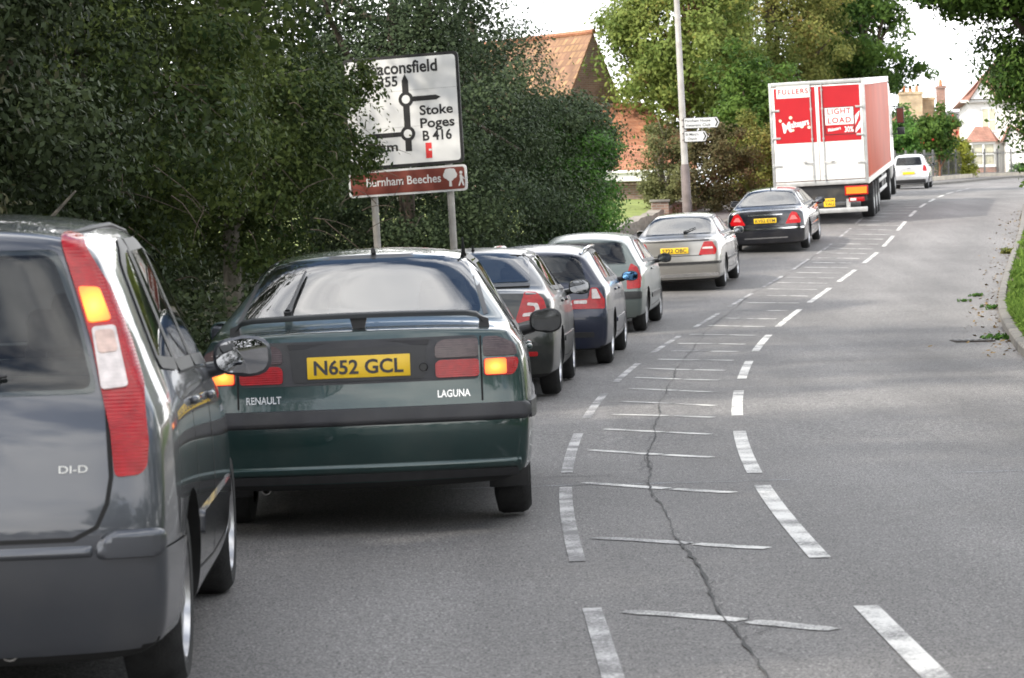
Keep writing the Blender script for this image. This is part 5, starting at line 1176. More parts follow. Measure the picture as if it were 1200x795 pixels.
# ------------------------------------------------------------------ the articulated lorry
LW = mat("lorry white panel", (.78, .77, .74), rough=.3, vary=.06, scale=1.5, coat=.4, dirt=((.45, .42, .37), 1.6, .35))
LRED = mat("lorry red panel", (.40, .012, .018), rough=.35, vary=.08, coat=.2, scale=2)
LSIDE = mat("lorry red side", (.46, .085, .04), rough=.55, vary=.12, coat=.0, spec=.2, scale=.7, dirt=((.50, .20, .13), .5, .15))
LSTEEL = mat("galvanised rail", (.46, .46, .45), rough=.45, metal=.5, vary=.2, dirt=((.2, .18, .15), 4, .4))
LCH = mat("chassis black", (.02, .02, .021), rough=.6, vary=.4, scale=4, dirt=((.09, .08, .065), 3, .5))
ORG = mat("orange marker board", (.85, .20, .015), rough=.35, vary=.06, emit=(1, .25, .02), estr=.12)  # faint glow put into the board, which is no lamp
RINK = mat("red lettering", (.36, .015, .02), rough=.5, vary=.05)
CREAM = mat("cream ball print", (.80, .70, .50), rough=.4, vary=.15, scale=8)
t = thing("articulated_lorry", "red and white box lorry with LIGHT LOAD on its rear doors, far up the queue", "lorry", group=QUEUE)
ZB, ZT_, LL = 1.05, 3.84, 13.6
mb = MB(); mb.box((0, LL / 2 + .05, (ZB + ZT_) / 2), (2.50, LL - .1, ZT_ - ZB - .06), 0, bev=.03)
box = mb.build('box_body', LSIDE, t)
mb = MB()
for z, h in ((ZT_ - .08, .17), (ZB + .06, .15)): 
    for s_ in (1, -1): mb.box((s_ * 1.262, LL / 2, z), (.025, LL, h))
mb.box((0, LL / 2, ZT_ - .015), (2.5, LL, .03)); mb.build('side_rail', LW, box)
mb = MB()
for s_ in (1, -1): mb.box((s_ * 1.235, .02, (ZB + ZT_) / 2), (.08, .10, ZT_ - ZB), bev=.01)
mb.box((0, .02, ZT_ - .05), (2.39, .10, .10), bev=.01); mb.box((0, .02, ZB + .06), (2.39, .10, .12), bev=.01); mb.build('rear_frame', LSTEEL, t)
for s_ in (1, -1):
    mb = MB(); mb.box((s_ * .598, -.012, (ZB + ZT_) / 2 + .01), (1.185, .05, ZT_ - ZB - .26), bev=.008); d = mb.build('rear_door', LW, t)
    mb = MB(); x0, x1 = (.045, 1.135) if s_ > 0 else (-1.135, -.045)
    mb.box(((x0 + x1) / 2, -.040, (2.215 + 3.69) / 2), (x1 - x0, .006, 3.69 - 2.215)); mb.build('red_panel', LRED, d)
    for z in (1.62, 2.36, 3.10):
        mb = MB(); mb.box((s_ * 1.13, -.052, z), (.24, .02, .055), bev=.006); mb.tube([(s_ * 1.235, -.05, z - .05), (s_ * 1.235, -.05, z + .05)], .022, 8); mb.build('hinge', LSTEEL, d)
    xr = -.17 if s_ < 0 else .13
    mb = MB(); mb.tube([(xr, -.062, ZB + .10), (xr, -.062, ZT_ - .06)], .016, 8)
    for z in (1.3, 2.3, 3.1, 3.6): mb.box((xr, -.05, z), (.06, .03, .05))
    mb.build('locking_bar', LSTEEL, d)
    mb = MB(); mb.tube([(xr, -.08, 1.66), (xr + s_ * .28, -.085, 1.70)], .014, 6); mb.box((xr + s_ * .2, -.07, 1.69), (.05, .03, .07)); mb.build('lock_handle', LSTEEL, d)
    if s_ < 0:
        mb = MB(); mb.box((-.618, -.046, 3.582), (.90, .005, .32)); pn = mb.build('sign_board', LW, d)
        mb = MB(); add_text(mb, "FULLERS", -1.02, 3.53, -.0505, width=.80, height=.135, bold=.022, space=1.2); mb.build('lettering', RINK, d, smooth=0)
        mb = MB(); M = Matrix.Translation((-.92, -.046, 2.50)) @ Matrix.Rotation(R(-9), 4, 'Y')
        add_text(mb, "M", 0, 0, 0, M=M, width=.22, height=.27, bold=.035); add_text(mb, "altesers", .235, .09, 0, M=M, width=.48, height=.17, bold=.03); mb.build('logo', WHITE_INK, d, smooth=0)
        for x, z, r in ((-1.0, 2.83, .04), (-.72, 2.90, .045), (-.67, 2.56, .035), (-.43, 2.66, .055), (-.24, 2.62, .045)):
            mb = MB(); mb.prism(circle(x, z, r, 14), -.0475, -.044); mb.build('ball_print', CREAM, d, smooth=0)
    else:
        for z0, z1, tx in ((2.885, 3.10, "LIGHT"), (2.645, 2.872, "LOAD")):
            mb = MB(); mb.box((.575, -.047, (z0 + z1) / 2), (.75, .006, z1 - z0)); pn = mb.build('sign_board', LW, d)
            mb = MB(); add_text(mb, tx, .575, z0 + .045, -.0515, width=.62, height=.15, bold=.022, align='CENTER', space=1.15); mb.build('lettering', RINK, d, smooth=0)
        mb = MB()
        for bx_ in ((.19, 2.75), (.96, 2.75)): mb.box((bx_[0], -.048, bx_[1]), (.014, .008, .72))
        for z in (3.11, 2.39): mb.box((.575, -.048, z), (.784, .008, .014))
        mb.build('sign_frame', LCH, d)
        mb = MB(); M = Matrix.Translation((.27, -.047, 2.47)) @ Matrix.Rotation(R(-8), 4, 'Y'); add_text(mb, "Maltesers", 0, 0, 0, M=M, width=.34, height=.09, bold=.02); mb.build('logo', WHITE_INK, d, smooth=0)
        mb = MB(); add_text(mb, "30%", .70, 2.44, -.047, width=.24, height=.15, bold=.02); mb.build('lettering', WHITE_INK, d, smooth=0)
        mb = MB(); mb.prism([(.99, 2.62), (.99, 2.86), (1.12, 3.0), (1.10, 2.88)], -.0475, -.044); mb.prism([(.985, 2.40), (1.0, 2.52), (1.13, 2.74), (1.13, 2.55)], -.0475, -.044); mb.build('slash_print', WHITE_INK, d, smooth=0)
for s_ in (1, -1):
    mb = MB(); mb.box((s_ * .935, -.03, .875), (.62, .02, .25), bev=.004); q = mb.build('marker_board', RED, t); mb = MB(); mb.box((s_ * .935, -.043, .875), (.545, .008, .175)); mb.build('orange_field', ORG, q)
    mb = MB(); mb.box((s_ * .93, .02, .63), (.42, .08, .12), bev=.015); q = mb.build('tail_lamp', RED, t); mb = MB(); mb.box((s_ * .84, -.025, .63), (.16, .012, .07), bev=.004); mb.build('indicator', CLEAR, q)
mb = MB(); mb.box((0, .08, .80), (2.4, .06, .44)); mb.box((0, 6.5, .82), (1.0, 12.6, .30)); mb.box((0, 13.4, .75), (.9, 4.4, .25)); mb.build('chassis', LCH, t)
mb = MB(); mb.box((0, -.01, .36), (2.42, .10, .13), bev=.02)
for s_ in (1, -1): mb.box((s_ * .7, .08, .5), (.10, .10, .3))
mb.build('underrun_bar', LSTEEL, t)
plate(t, "", .20, -.03, .58, w=.30, h=.22, lines=("DX04", "YAU"))
mb = MB(); mb.box((-.35, -.01, .62), (.55, .03, .07), bev=.01); mb.build('reflector', RED, t)
tw, ta = wheel_data(.50, .36, .29, 0, LSTEEL); tw2 = ta2 = None
axles = [(2.7, 1.07), (4.0, 1.07), (5.3, 1.07), (12.2, 1.07), (15.7, 1.07)]
for y, x in axles:
    for s_ in (1, -1):
        if tw2 is None: w = tw.build('wheel', TYRE, t); rm = ta.build('rim', LSTEEL, w, smooth=30); tw2, ta2 = w, rm
        else: w = tw2.copy(); COL.objects.link(w); w.parent = t; rm = ta2.copy(); COL.objects.link(rm); rm.parent = w
        w.location = (s_ * x, y, .50); w.rotation_euler = (0, 0, 0 if s_ > 0 else math.pi)
for s_ in (1, -1):
    mb = MB()
    for z in (.55, .85): mb.box((s_ * 1.22, 8.3, z), (.03, 4.4, .11), bev=.008)
    for y in (6.4, 8.3, 10.2): mb.box((s_ * 1.20, y, .75), (.03, .06, .5))
    mb.build('side_guard', LSTEEL, t)
    mb = MB(); mb.box((s_ * .95, 8.9, .78), (.5, 1.4, .45), bev=.03); mb.build('pallet_locker', LCH, t)
    for y in (2.7, 4.0, 5.3):
        mb = MB(); pts = [(s_ * 1.07, y + .58 * math.cos(a), .5 + .58 * math.sin(a)) for a in np.linspace(.3, 2.84, 9)]
        v = []; 
        for p in pts: v += [(p[0] - .18, p[1], p[2]), (p[0] + .18, p[1], p[2])]
        mb.add(v, [(2 * i, 2 * i + 1, 2 * i + 3, 2 * i + 2) for i in range(8)]); mb.build('mudguard', LCH, t)
cabp = [(13.95, .95), (13.95, 3.1), (14.2, 3.62), (14.9, 3.66), (15.6, 3.35), (16.05, 3.0), (16.30, 1.9), (16.35, .6), (15.2, .5), (15.2, .95)]
mb = MB(); mb.prism(cabp, -1.22, 1.22, M=Matrix(((0, 1, 0, 0), (1, 0, 0, 0), (0, 0, 1, 0), (0, 0, 0, 1))))
cab = mb.build('cab', LW, t)
bmx = cab.modifiers.new('b', 'BEVEL'); bmx.width = .06; bmx.segments = 2
for s_ in (1, -1):
    mb = MB(); mb.box((s_ * 1.224, 15.45, 2.25), (.012, .95, .75), bev=.004); mb.build('cab_window', GLASS, cab)
    mb = MB(); mb.box((s_ * 1.50, 15.95, 2.55), (.24, .10, .52), bev=.03); mb.box((s_ * 1.50, 15.95, 2.05), (.24, .10, .24), bev=.03); mb.tube([(s_ * 1.22, 16.0, 2.85), (s_ * 1.5, 16.0, 2.85)], .02, 6); mb.tube([(s_ * 1.22, 16.0, 1.95), (s_ * 1.5, 16.0, 1.98)], .02, 6)
    q = mb.build('cab_mirror', TRIM, cab); mb = MB(); mb.box((s_ * 1.50, 15.893, 2.55), (.20, .004, .46)); mb.build('mirror_glass', GLASS_M, q)
mb = MB(); mb.box((0, 16.28, 2.45), (2.1, .02, .85), M=None); mb.build('windscreen', GLASS, cab)
place(t, 8.42, 71.0, .19, R(-1.3))

# ------------------------------------------------------------------ signs
SGREY = mat("sign post grey", (.30, .285, .26), rough=.6, metal=.1, vary=.3, scale=3, dirt=((.16, .15, .12), 4, .5))
SWHITE = mat("sign white", (.62, .62, .61), rough=.5, vary=.07, scale=2, dirt=((.42, .42, .38), 1.5, .4))
SBLACK = mat("sign black", (.012, .012, .013), rough=.5, vary=.1)
SBROWN = mat("sign brown", (.16, .034, .022), rough=.5, vary=.1)
SREDM = mat("sign red", (.55, .03, .03), rough=.5, vary=.05)
t = thing("direction_sign", "big white road sign to Beaconsfield and Stoke Poges on two posts", "road sign")
BW_, BH = 1.90, 1.72
def rrect(x0, z0, x1, z1, r): return rounded([(x0, z0), (x1, z0), (x1, z1), (x0, z1)], r, 5)
mb = MB(); mb.prism(rrect(-BW_ - .05, -.05 + .0, .05, BH + .05, .10), -.0, .025); bd_ = mb.build('board', SBLACK, t)
mb = MB(); mb.prism(rrect(-BW_, .0, .0, BH, .07), -.004, -.001); wf = mb.build('white_face', SWHITE, bd_)
mb = MB(); kw = dict(bold=.026)
for s_, x0, x1, z, h in (("Beaconsfield", -1.60, -.31, 1.475, .20), ("A 355", -1.57, -1.0, 1.275, .165), ("Stoke", -.655, -.085, .775, .155), ("Poges", -.655, -.07, .565, .155), ("B 416", -.625, -.13, .355, .165), ("ham", -1.50, -1.06, .22, .15)):
    mb = MB(); add_text(mb, s_, x0, z, -.0065, width=x1 - x0, height=h, **kw); mb.build('lettering', SBLACK, bd_, smooth=0)
mb = MB(); cxm = -.875
mb.prism([(cxm - .055, .2), (cxm + .055, .2), (cxm + .055, 1.35), (cxm, 1.46), (cxm - .055, 1.35)], -.0075, -.0055)
mb.prism([(cxm, 1.005), (-.36, 1.005), (-.28, 1.045), (-.36, 1.085), (cxm, 1.085)], -.0085, -.0078); mb.prism([(cxm, .445), (cxm, .52), (-1.5, .52), (-1.5, .445)], -.0085, -.0078)
for z in (1.045, .485): mb.prism(circle(cxm, z, .125, 28), -.0105, -.0088)
mb.build('route_diagram', SBLACK, bd_, smooth=0)
for z in (1.045, .485): mb = MB(); mb.prism(circle(cxm, z, .07, 24), -.012, -.0108); mb.build('roundabout_centre', SWHITE, bd_, smooth=0)
mb = MB(); mb.box((-.535, -.007, .19), (.105, .003, .25)); rp_ = mb.build('red_patch', SREDM, bd_); mb = MB(); mb.box((-.51, -.0095, .20), (.05, .002, .03)); mb.build('patch_mark', SWHITE, rp_)
mb = MB(); mb.box((-BW_ / 2, -.0052, 1.19), (BW_ - .01, .0015, .008)); mb.box((-BW_ / 2, -.0052, .60), (BW_ - .01, .0015, .008)); mb.build('panel_joint', mat("sign joint", (.42, .42, .41), rough=.6), bd_)
mb = MB(); mb.prism(rrect(-BW_ - .05, -.50, .08, -.075, .07), .0, .025); bb = mb.build('tourist_panel', SWHITE, t)
mb = MB(); mb.prism(rrect(-BW_ - .015, -.467, .045, -.108, .05), -.004, -.001); mb.build('brown_face', SBROWN, bb)
mb = MB(); add_text(mb, "Burnham Beeches", -1.64, -.335, -.0065, width=1.28, height=.135, bold=.012); mb.build('lettering', SWHITE, bb, smooth=0)
mb = MB()
for x, z, r in ((-.2, -.20, .075), (-.26, -.235, .06), (-.14, -.235, .06), (-.2, -.265, .07), (-.245, -.18, .05), (-.155, -.18, .05)): mb.prism(circle(x, z, r, 14), -.0065 - r * .01, -.005)
mb.prism([(-.225, -.42), (-.175, -.42), (-.185, -.27), (-.215, -.27)], -.0078, -.006); mb.build('tree_symbol', SWHITE, bb, smooth=0)
mb = MB(); mb.prism(circle(-.015, -.205, .026, 12), -.0065, -.005); mb.prism([(-.04, -.24), (.0, -.235), (.012, -.32), (.035, -.42), (.01, -.42), (-.015, -.345), (-.045, -.42), (-.07, -.42), (-.035, -.32)], -.0066, -.005); mb.prism([(.0, -.25), (.045, -.31), (.035, -.32), (-.005, -.28)], -.0070, -.0055); mb.build('walker_symbol', SWHITE, bb, smooth=0)
gzs = zg(43.2)
for x in (-1.55, -.24):
    mb = MB(); mb.tube([(x, .09, -2.72), (x, .09, 1.55)], .058, 14); p = mb.build('post', SGREY, t)
    for z in (.3, 1.4, -.28):
        mb = MB(); mb.box((x, .045, z), (.16, .04, .05), bev=.005); mb.build('clamp', SGREY, p)
t.location = (-.80, 43.0, 2.98); t.rotation_euler = Matrix.Rotation(R(-16), 3, 'Z').to_euler()
t.matrix_world = Matrix.Translation((-.75, 43.0, 2.98)) @ Matrix.Rotation(R(-16), 4, 'Z') @ Matrix.Rotation(R(-2.0), 4, 'Y')
# lamp post with finger signs
LAMPM = mat("lamp column paint", (.42, .40, .38), rough=.5, metal=.2, vary=.2, scale=3, dirt=((.22, .18, .16), 5, .4))
LAMPB = mat("lamp column base", (.16, .13, .125), rough=.6, metal=.1, vary=.3, scale=4, dirt=((.10, .08, .06), 5, .4))
t = thing("lamp_post", "tall grey street lamp post with a darker base, carrying two finger signs", "lamp post")
mb = MB(); mb.tube([(0, 0, 0), (0, 0, 1.75), (0, 0, 1.85)], [.115, .11, .085], 16); mb.build('base', LAMPB, t)
mb = MB(); mb.tube([(0, 0, 1.82), (0, 0, 5), (0, 0, 8.2)], [.085, .072, .058], 14); mb.tube([(0, 0, 8.15), (.15, 0, 8.5), (.6, 0, 8.72), (1.1, 0, 8.78)], [.058, .05, .045, .04], 10); mb.build('column', LAMPM, t)
mb = MB(); mb.box((1.4, 0, 8.78), (.75, .24, .14), bev=.05); mb.build('lantern', LAMPM, t)
mb = MB(); mb.box((.115, -.0, .75), (.01, .12, .45), bev=.003); mb.build('service_door', LAMPB, t)
lx, ly = 4.28, 65.0; lz = zg(65.0) + .1
t.matrix_world = Matrix.Translation((lx + .12, ly, lz)) @ Matrix.Rotation(R(-1.5), 4, 'Y')
for i, (L_f, z, l1, l2, lab) in enumerate([(.84, 4.53, "Farnham House", "Veterans Club", "upper longer white finger sign pointing right on the lamp post"), (.54, 4.20, "St Mary's", "Church", "lower shorter white finger sign pointing right on the lamp post")]):
    f_ = thing("finger_sign", lab, "finger sign", (lx + .12, ly - .09, z), 0, "finger signs on the lamp post"); f_.rotation_euler = (0, R(-1.0), R(4))
    mb = MB(); mb.prism([(-.06, -.135), (L_f - .07, -.135), (L_f, 0), (L_f - .07, .135), (-.06, .135)], 0, .02); mb.build('blade', SBLACK, f_)
    mb = MB(); mb.prism([(-.045, -.12), (L_f - .08, -.12), (L_f - .02, 0), (L_f - .08, .12), (-.045, .12)], -.004, -.001); mb.build('white_face', SWHITE, f_)
    mb = MB(); w = L_f - .22
    for s_, zz in ((l1, .025), (l2, -.085)): mb = MB(); add_text(mb, s_, -.02 + w / 2, zz, -.0065, width=w * (1 if len(s_) > 7 else .7), height=.065, bold=.01, align='CENTER'); mb.build('lettering', SBLACK, f_, smooth=0)
    mb = MB()
    mb.prism([(L_f - .135, -.10), (L_f - .10, -.10), (L_f - .045, 0), (L_f - .10, .10), (L_f - .135, .10), (L_f - .085, 0)], -.0066, -.005); mb.build('chevron', SBLACK, f_, smooth=0)
    mb = MB()
    for zz in (-.08, .08): mb.box((-.0, .05, zz), (.2, .08, .03))
    mb.build('bracket', LAMPB, f_)

# ------------------------------------------------------------------ walls, fences, kerbside ironwork
STONE = brick_mat("old stone wall", (.16, .145, .12), (.24, .215, .18), (.20, .185, .16), bw=.30, bh=.11, msize=.014)
BRK = brick_mat("red brick", (.24, .095, .065), (.33, .15, .105), (.30, .27, .24))
BRK_D = brick_mat("dusky brick", (.17, .10, .075), (.25, .155, .115), (.24, .21, .18))
BRK_Y = brick_mat("yellow stock brick", (.42, .29, .15), (.52, .37, .20), (.42, .38, .31))
def wall_along(name, label, y0, y1, off, h, th, m, cap=None, cat="wall", step=.5, hf=None, fx=kl):
    t = thing(name, label, cat, (fx(y0) + off, y0, zg(y0)))
    for nm, z0, z1, tt, mm in (('face', -.2, h, th, m),) + ((('coping', h, h + .07, th + .06, cap),) if cap else ()):
        v = []; f = []; ys = list(np.arange(y0, y1 + .01, step))
        for y in ys:
            dx = (fx(y + .3) - fx(y - .3)) / .6; q = math.hypot(dx, 1); nx, ny = 1 / q, -dx / q
            x = fx(y) + off; b = zg(y); r_ = .025 * math.sin(y * 2.1) + .015 * math.sin(y * 5.3)
            for s_ in (1, -1):
                for z in (z0, z1): v.append((x + nx * tt / 2 * s_ - t.location.x, y + ny * tt / 2 * s_ - t.location.y, b + z + (r_ if z > 0 else 0) - t.location.z))
        for j in range(len(ys) - 1):
            a = j * 4; b_ = a + 4; f += [(a, b_, b_ + 1, a + 1), (a + 1, b_ + 1, b_ + 3, a + 3), (a + 3, b_ + 3, b_ + 2, a + 2)]
        e = (len(ys) - 1) * 4; f += [(0, 1, 3, 2), (e, e + 2, e + 3, e + 1)]
        mesh_obj(nm, v, f, mm, t, smooth=30)
    return t
wall_along("stone_wall", "low old stone wall between the ivy hedge and the lamp post", 60.0, 73.0, -2.05, .40, .35, STONE)
wall_along("brick_wall", "low reddish brick wall behind the black saloon, right of the lamp post", 73.9, 97, -2.05, .40, .28, BRK_D, M_KERB)
t = thing("brick_pier", "square brick gate pier at the end of the stone wall by the lamp post", "pier", (kl(73.4) - 2.05, 73.4, zg(73.4)))
mb = MB(); mb.box((0, 0, .15), (.46, .46, .9)); mb.build('shaft', BRK_D, t); mb = MB(); mb.box((0, 0, .63), (.54, .54, .07), bev=.015); mb.build('cap', M_KERB, t)
# lawn behind the wall
ysl = list(np.arange(60, 98, 1.0))
sheet("lawn", ysl, lambda y: kl(y) - 14, lambda y: kl(y) - 2.25, 6, .34, mat("lawn grass", (.16, .20, .045), rough=.95, vary=.3, scale=3, bump=.5, bscale=40))
# iron railings and low wall on the far side of the bend
def offs(y, d):
    dx = (kl(y + .5) - kl(y - .5)); q = math.hypot(dx, 1); return (kl(y) - d / q, y + d * dx / q)
IRON = mat("railing iron", (.10, .10, .10), rough=.6, metal=.3, vary=.3, scale=6)
PALEST = mat("pale stone edging", (.48, .43, .35), rough=.85, vary=.2, scale=2, bump=.4, bscale=20)
t = thing("low_wall", "low pale sunlit stone wall along the outside of the far bend", "wall", (*offs(121, 1.9), zg(121)))
yv = list(np.arange(121, 169.5, 1.0)); v = []; f = []
for y in yv:
    for d, z in ((1.75, -.2), (1.75, .34), (2.05, .34), (2.05, -.2)):
        x_, y_ = offs(y, d); v.append((x_ - t.location.x, y_ - t.location.y, zg(y) + z - t.location.z))
for j in range(len(yv) - 1):
    for i in range(3): q = j * 4 + i; f.append((q, q + 1, q + 5, q + 4))
mesh_obj('stonework', v, f, PALEST, t, smooth=30)
t = thing("iron_railings", "dark iron railings behind the low pale wall, left of and before the white house", "railing", (*offs(121, 2.3), zg(121)))
L0 = Vector(t.location); path = [Vector((*offs(y, 2.3), zg(y))) - L0 for y in np.arange(121, 169, .5)]
for z in (.35, 1.5):
    mb = MB(); mb.tube([p + Vector((0, 0, z)) for p in path], .03, 6); mb.build('rail', IRON, t)
acc = 0; nxt = 0; nb = 0; bars = MB()
for i in range(len(path) - 1):
    seg = (path[i + 1] - path[i]).length
    while nxt <= acc + seg:
        p = path[i].lerp(path[i + 1], (nxt - acc) / seg)
        if nb % 8 == 0: mb = MB(); mb.box((p.x, p.y, p.z + .8), (.09, .09, 1.9), bev=.01); mb.build('post', IRON, t)
        else: bars.tube([p + Vector((0, 0, .2)), p + Vector((0, 0, 1.62))], .011, 4)
        nb += 1; nxt += .30
    acc += seg
bars.build('bar_infill', IRON, t)
# gully grate
t = thing("drain_grate", "dark iron drain grate in the road by the right kerb", "drain grate", (5.9, 33.9, zg(33.9)))
mb = MB(); mb.box((0, 0, .006), (.50, .52, .012)); mb.build('frame', mat("rusty iron", (.055, .045, .04), rough=.7, metal=.4, vary=.3), t)
mb = MB()
for i in range(6): mb.box((-.2 + i * .08, 0, .016), (.045, .44, .01))
mb.build('grating', IRON, t)
mb = MB(); ribbon(mb, [(5.2, 33.1), (6.2, 33.2), (6.25, 34.9)], .9, 0, .0035); 

# ------------------------------------------------------------------ houses
TILE_O = brick_mat("orange clay tile", (.29, .125, .07), (.36, .17, .095), (.26, .09, .045), bw=.17, bh=.14, msize=.01, off=.5, bump=.8)
TILE_R = brick_mat("weathered tile", (.20, .11, .07), (.33, .20, .10), (.20, .11, .07), bw=.24, bh=.26, msize=.025, bump=1.0)
TILE_P = brick_mat("dusty pink tile", (.30, .15, .11), (.36, .20, .15), (.20, .10, .08), bw=.17, bh=.12, msize=.01, bump=.6)
SLATE = mat("grey slate", (.13, .125, .13), rough=.7, vary=.25, scale=3)
RENDER_W = mat("white render", (.80, .79, .76), rough=.7, vary=.05, scale=1.0, dirt=((.6, .58, .54), .7, .3))
JOIN_W = mat("white joinery", (.80, .80, .78), rough=.45, vary=.04)
PANE = mat("house window glass", (.05, .055, .05), rough=.05, vary=.1, ior=1.8)
PANE_C = mat("curtained window", (.40, .38, .27), rough=.2, vary=.15, coat=.8)
def gable_roof(mb, x0, x1, y0, y1, ze, zr, ov=.3, axis='x', th=.12):
    if axis == 'x':
        ym = (y0 + y1) / 2
        for ya, s_ in ((y0 - ov, 1), (y1 + ov, -1)):
            k = (zr - ze) / (ym - y0); zo = ze - k * ov
            v = [(x0 - ov, ya, zo), (x1 + ov, ya, zo), (x1 + ov, ym, zr), (x0 - ov, ym, zr)]; v += [(a, b, c + th) for a, b, c in v]
            mb.add(v, [(0, 1, 2, 3), (4, 7, 6, 5), (0, 4, 5, 1), (1, 5, 6, 2), (2, 6, 7, 3), (3, 7, 4, 0)])
    else:
        xm = (x0 + x1) / 2
        for xa in (x0 - ov, x1 + ov):
            k = (zr - ze) / (xm - x0); zo = ze - k * ov
            v = [(xa, y0 - ov, zo), (xa, y1 + ov, zo), (xm, y1 + ov, zr), (xm, y0 - ov, zr)]; v += [(a, b, c + th) for a, b, c in v]
            mb.add(v, [(0, 1, 2, 3), (4, 7, 6, 5), (0, 4, 5, 1), (1, 5, 6, 2), (2, 6, 7, 3), (3, 7, 4, 0)])
def window(parent, cx, y, cz, w, h, nx=2, nz=2, pane=PANE, fr=.07, d=.06):
    mb = MB()
    for s_ in (1, -1): mb.box((cx + s_ * (w / 2 - fr / 2), y, cz), (fr, d, h))
    for s_ in (1, -1): mb.box((cx, y, cz + s_ * (h / 2 - fr / 2)), (w - 2 * fr, d, fr))
    for i in range(1, nx): mb.box((cx - w / 2 + w * i / nx, y, cz), (fr * .7, d * .8, h - 2 * fr))
    for i in range(1, nz): mb.box((cx, y, cz - h / 2 + h * i / nz), (w - 2 * fr, d * .7, fr * .6))
    o = mb.build('window', JOIN_W, parent); mb = MB(); mb.box((cx, y + d * .1, cz), (w - fr, .012, h - fr)); mb.build('pane', pane, o)
    return o
# steep gabled house behind the yew
t = thing("gabled_house", "brick house with a steep lichened tile gable beyond the ivy hedge", "house")
mb = MB(); hwid, le, ze, zr = 2.15, 7.0, 3.0, 7.0
mb.add([(-hwid, 0, -1), (hwid, 0, -1), (hwid, 0, ze), (0, 0, zr), (-hwid, 0, ze), (-hwid, le, -1), (hwid, le, -1), (hwid, le, ze), (0, le, zr), (-hwid, le, ze)],
       [(0, 1, 2, 3, 4), (9, 8, 7, 6, 5), (0, 4, 9, 5), (1, 6, 7, 2)]); wl = mb.build('wall', BRK_D, t, smooth=0)
mb = MB(); gable_roof(mb, -hwid, hwid, .12, le, ze, zr, .12, 'y', .14); mb.build('roof', TILE_R, t, smooth=0)
mb = MB(); mb.box((0, -.02, 4.55), (1.5, .05, .07)); mb.build('string_course', JOIN_W, t)
mb = MB(); mb.tube([(0, -.05, zr + .16), (0, le, zr + .16)], .10, 8); mb.build('ridge_tiles', TILE_O, t)
window(t, 0, -.02, 1.4, 1.2, 1.3, 3, 1)
t.location = (3.15, 94, 2.1); t.rotation_euler = (0, 0, R(41))
# garage and the roof behind it
t = thing("garage", "low brick garage with an orange tiled roof and white gutter behind the stone wall", "garage", (3.2, 84.5, zg(84) - .2))
mb = MB(); mb.box((1.2, 2.2, .55), (2.9, 4.4, 1.5)); mb.build('wall', BRK_D, t)
mb = MB(); v = [(-.45, -.25, 1.42), (2.85, -.25, 1.42), (2.75, 1.9, 2.3), (-.25, 1.9, 2.3)]; v += [(a, b, c + .09) for a, b, c in v]
mb.add(v, [(0, 1, 2, 3), (4, 7, 6, 5), (0, 4, 5, 1), (1, 5, 6, 2), (2, 6, 7, 3), (3, 7, 4, 0)]); v = [(a, 3.8 - b, c) for a, b, c in v]; mb.add(v, [(0, 1, 2, 3), (4, 7, 6, 5), (0, 4, 5, 1), (1, 5, 6, 2), (2, 6, 7, 3), (3, 7, 4, 0)])
mb.build('roof', TILE_O, t, smooth=0)
mb = MB(); mb.box((1.2, -.30, 1.26), (3.3, .06, .26), bev=.01); mb.tube([(-.45, -.36, 1.42), (2.85, -.36, 1.42)], .06, 8); mb.build('gutter_board', JOIN_W, t)
t = thing("cottage", "cottage with a pinkish orange hipped roof behind the garage", "house", (2.6, 92, zg(92)))
mb = MB(); mb.box((1.4, 2.5, .9), (4.6, 5, 2.6)); mb.build('wall', BRK, t)
mb = MB(); mb.add([(-1.2, -.4, 2.05), (4.0, -.4, 2.05), (4.0, 5.4, 2.05), (-1.2, 5.4, 2.05), (1.0, 2.4, 3.55), (2.3, 2.4, 3.55)], [(0, 1, 5, 4), (1, 2, 5), (2, 3, 4, 5), (3, 0, 4), (3, 2, 1, 0)]); mb.build('roof', TILE_O, t, smooth=0)
mb = MB(); mb.tube([(1.0, 2.4, 3.58), (2.3, 2.4, 3.58)], .09, 8); mb.build('ridge_tiles', TILE_O, t)
# white rendered house on the bend
t = thing("white_house", "white rendered two storey house with tiled bay and porch at the top right", "house")
mb = MB(); mb.box((2.6, 4.2, 2.1), (5.2, 8, 5.6)); wl = mb.build('wall', RENDER_W, t)
mb = MB(); mb.add([(-.5, -.2, 4.75), (5.7, -.2, 4.75), (5.7, 8.6, 4.75), (-.5, 8.6, 4.75), (2.4, 3.6, 7.9), (2.9, 4.6, 7.9)], [(0, 1, 5, 4), (1, 2, 5), (2, 3, 4, 5), (3, 0, 4), (3, 2, 1, 0)]); rf = mb.build('roof', TILE_P, t, smooth=0)
mb = MB(); mb.box((2.6, -.02, 4.78), (6.1, .34, .16), bev=.02); mb.build('eaves_board', JOIN_W, t)
mb = MB(); mb.add([(.15, -.35, 4.9), (1.75, -.35, 4.9), (.95, -.35, 6.05), (.15, 3.0, 4.9), (1.75, 3.0, 4.9), (.95, 3.0, 6.05)], [(0, 1, 2), (0, 2, 5, 3), (1, 4, 5, 2)]); dg_ = mb.build('dormer_gable', RENDER_W, t, smooth=0)
mb = MB()
for a, b in (((.02, 4.78), (.95, 6.12)), ((1.88, 4.78), (.95, 6.12))):
    v = [(a[0], -.5, a[1]), (b[0], -.5, b[1]), (b[0], 3.0, b[1]), (a[0], 3.0, a[1])]; v += [(x, y, z + .1) for x, y, z in v]; mb.add(v, [(0, 1, 2, 3), (4, 7, 6, 5), (0, 4, 5, 1), (1, 5, 6, 2), (2, 6, 7, 3), (3, 7, 4, 0)])
mb.build('dormer_roof', TILE_P, dg_, smooth=0)
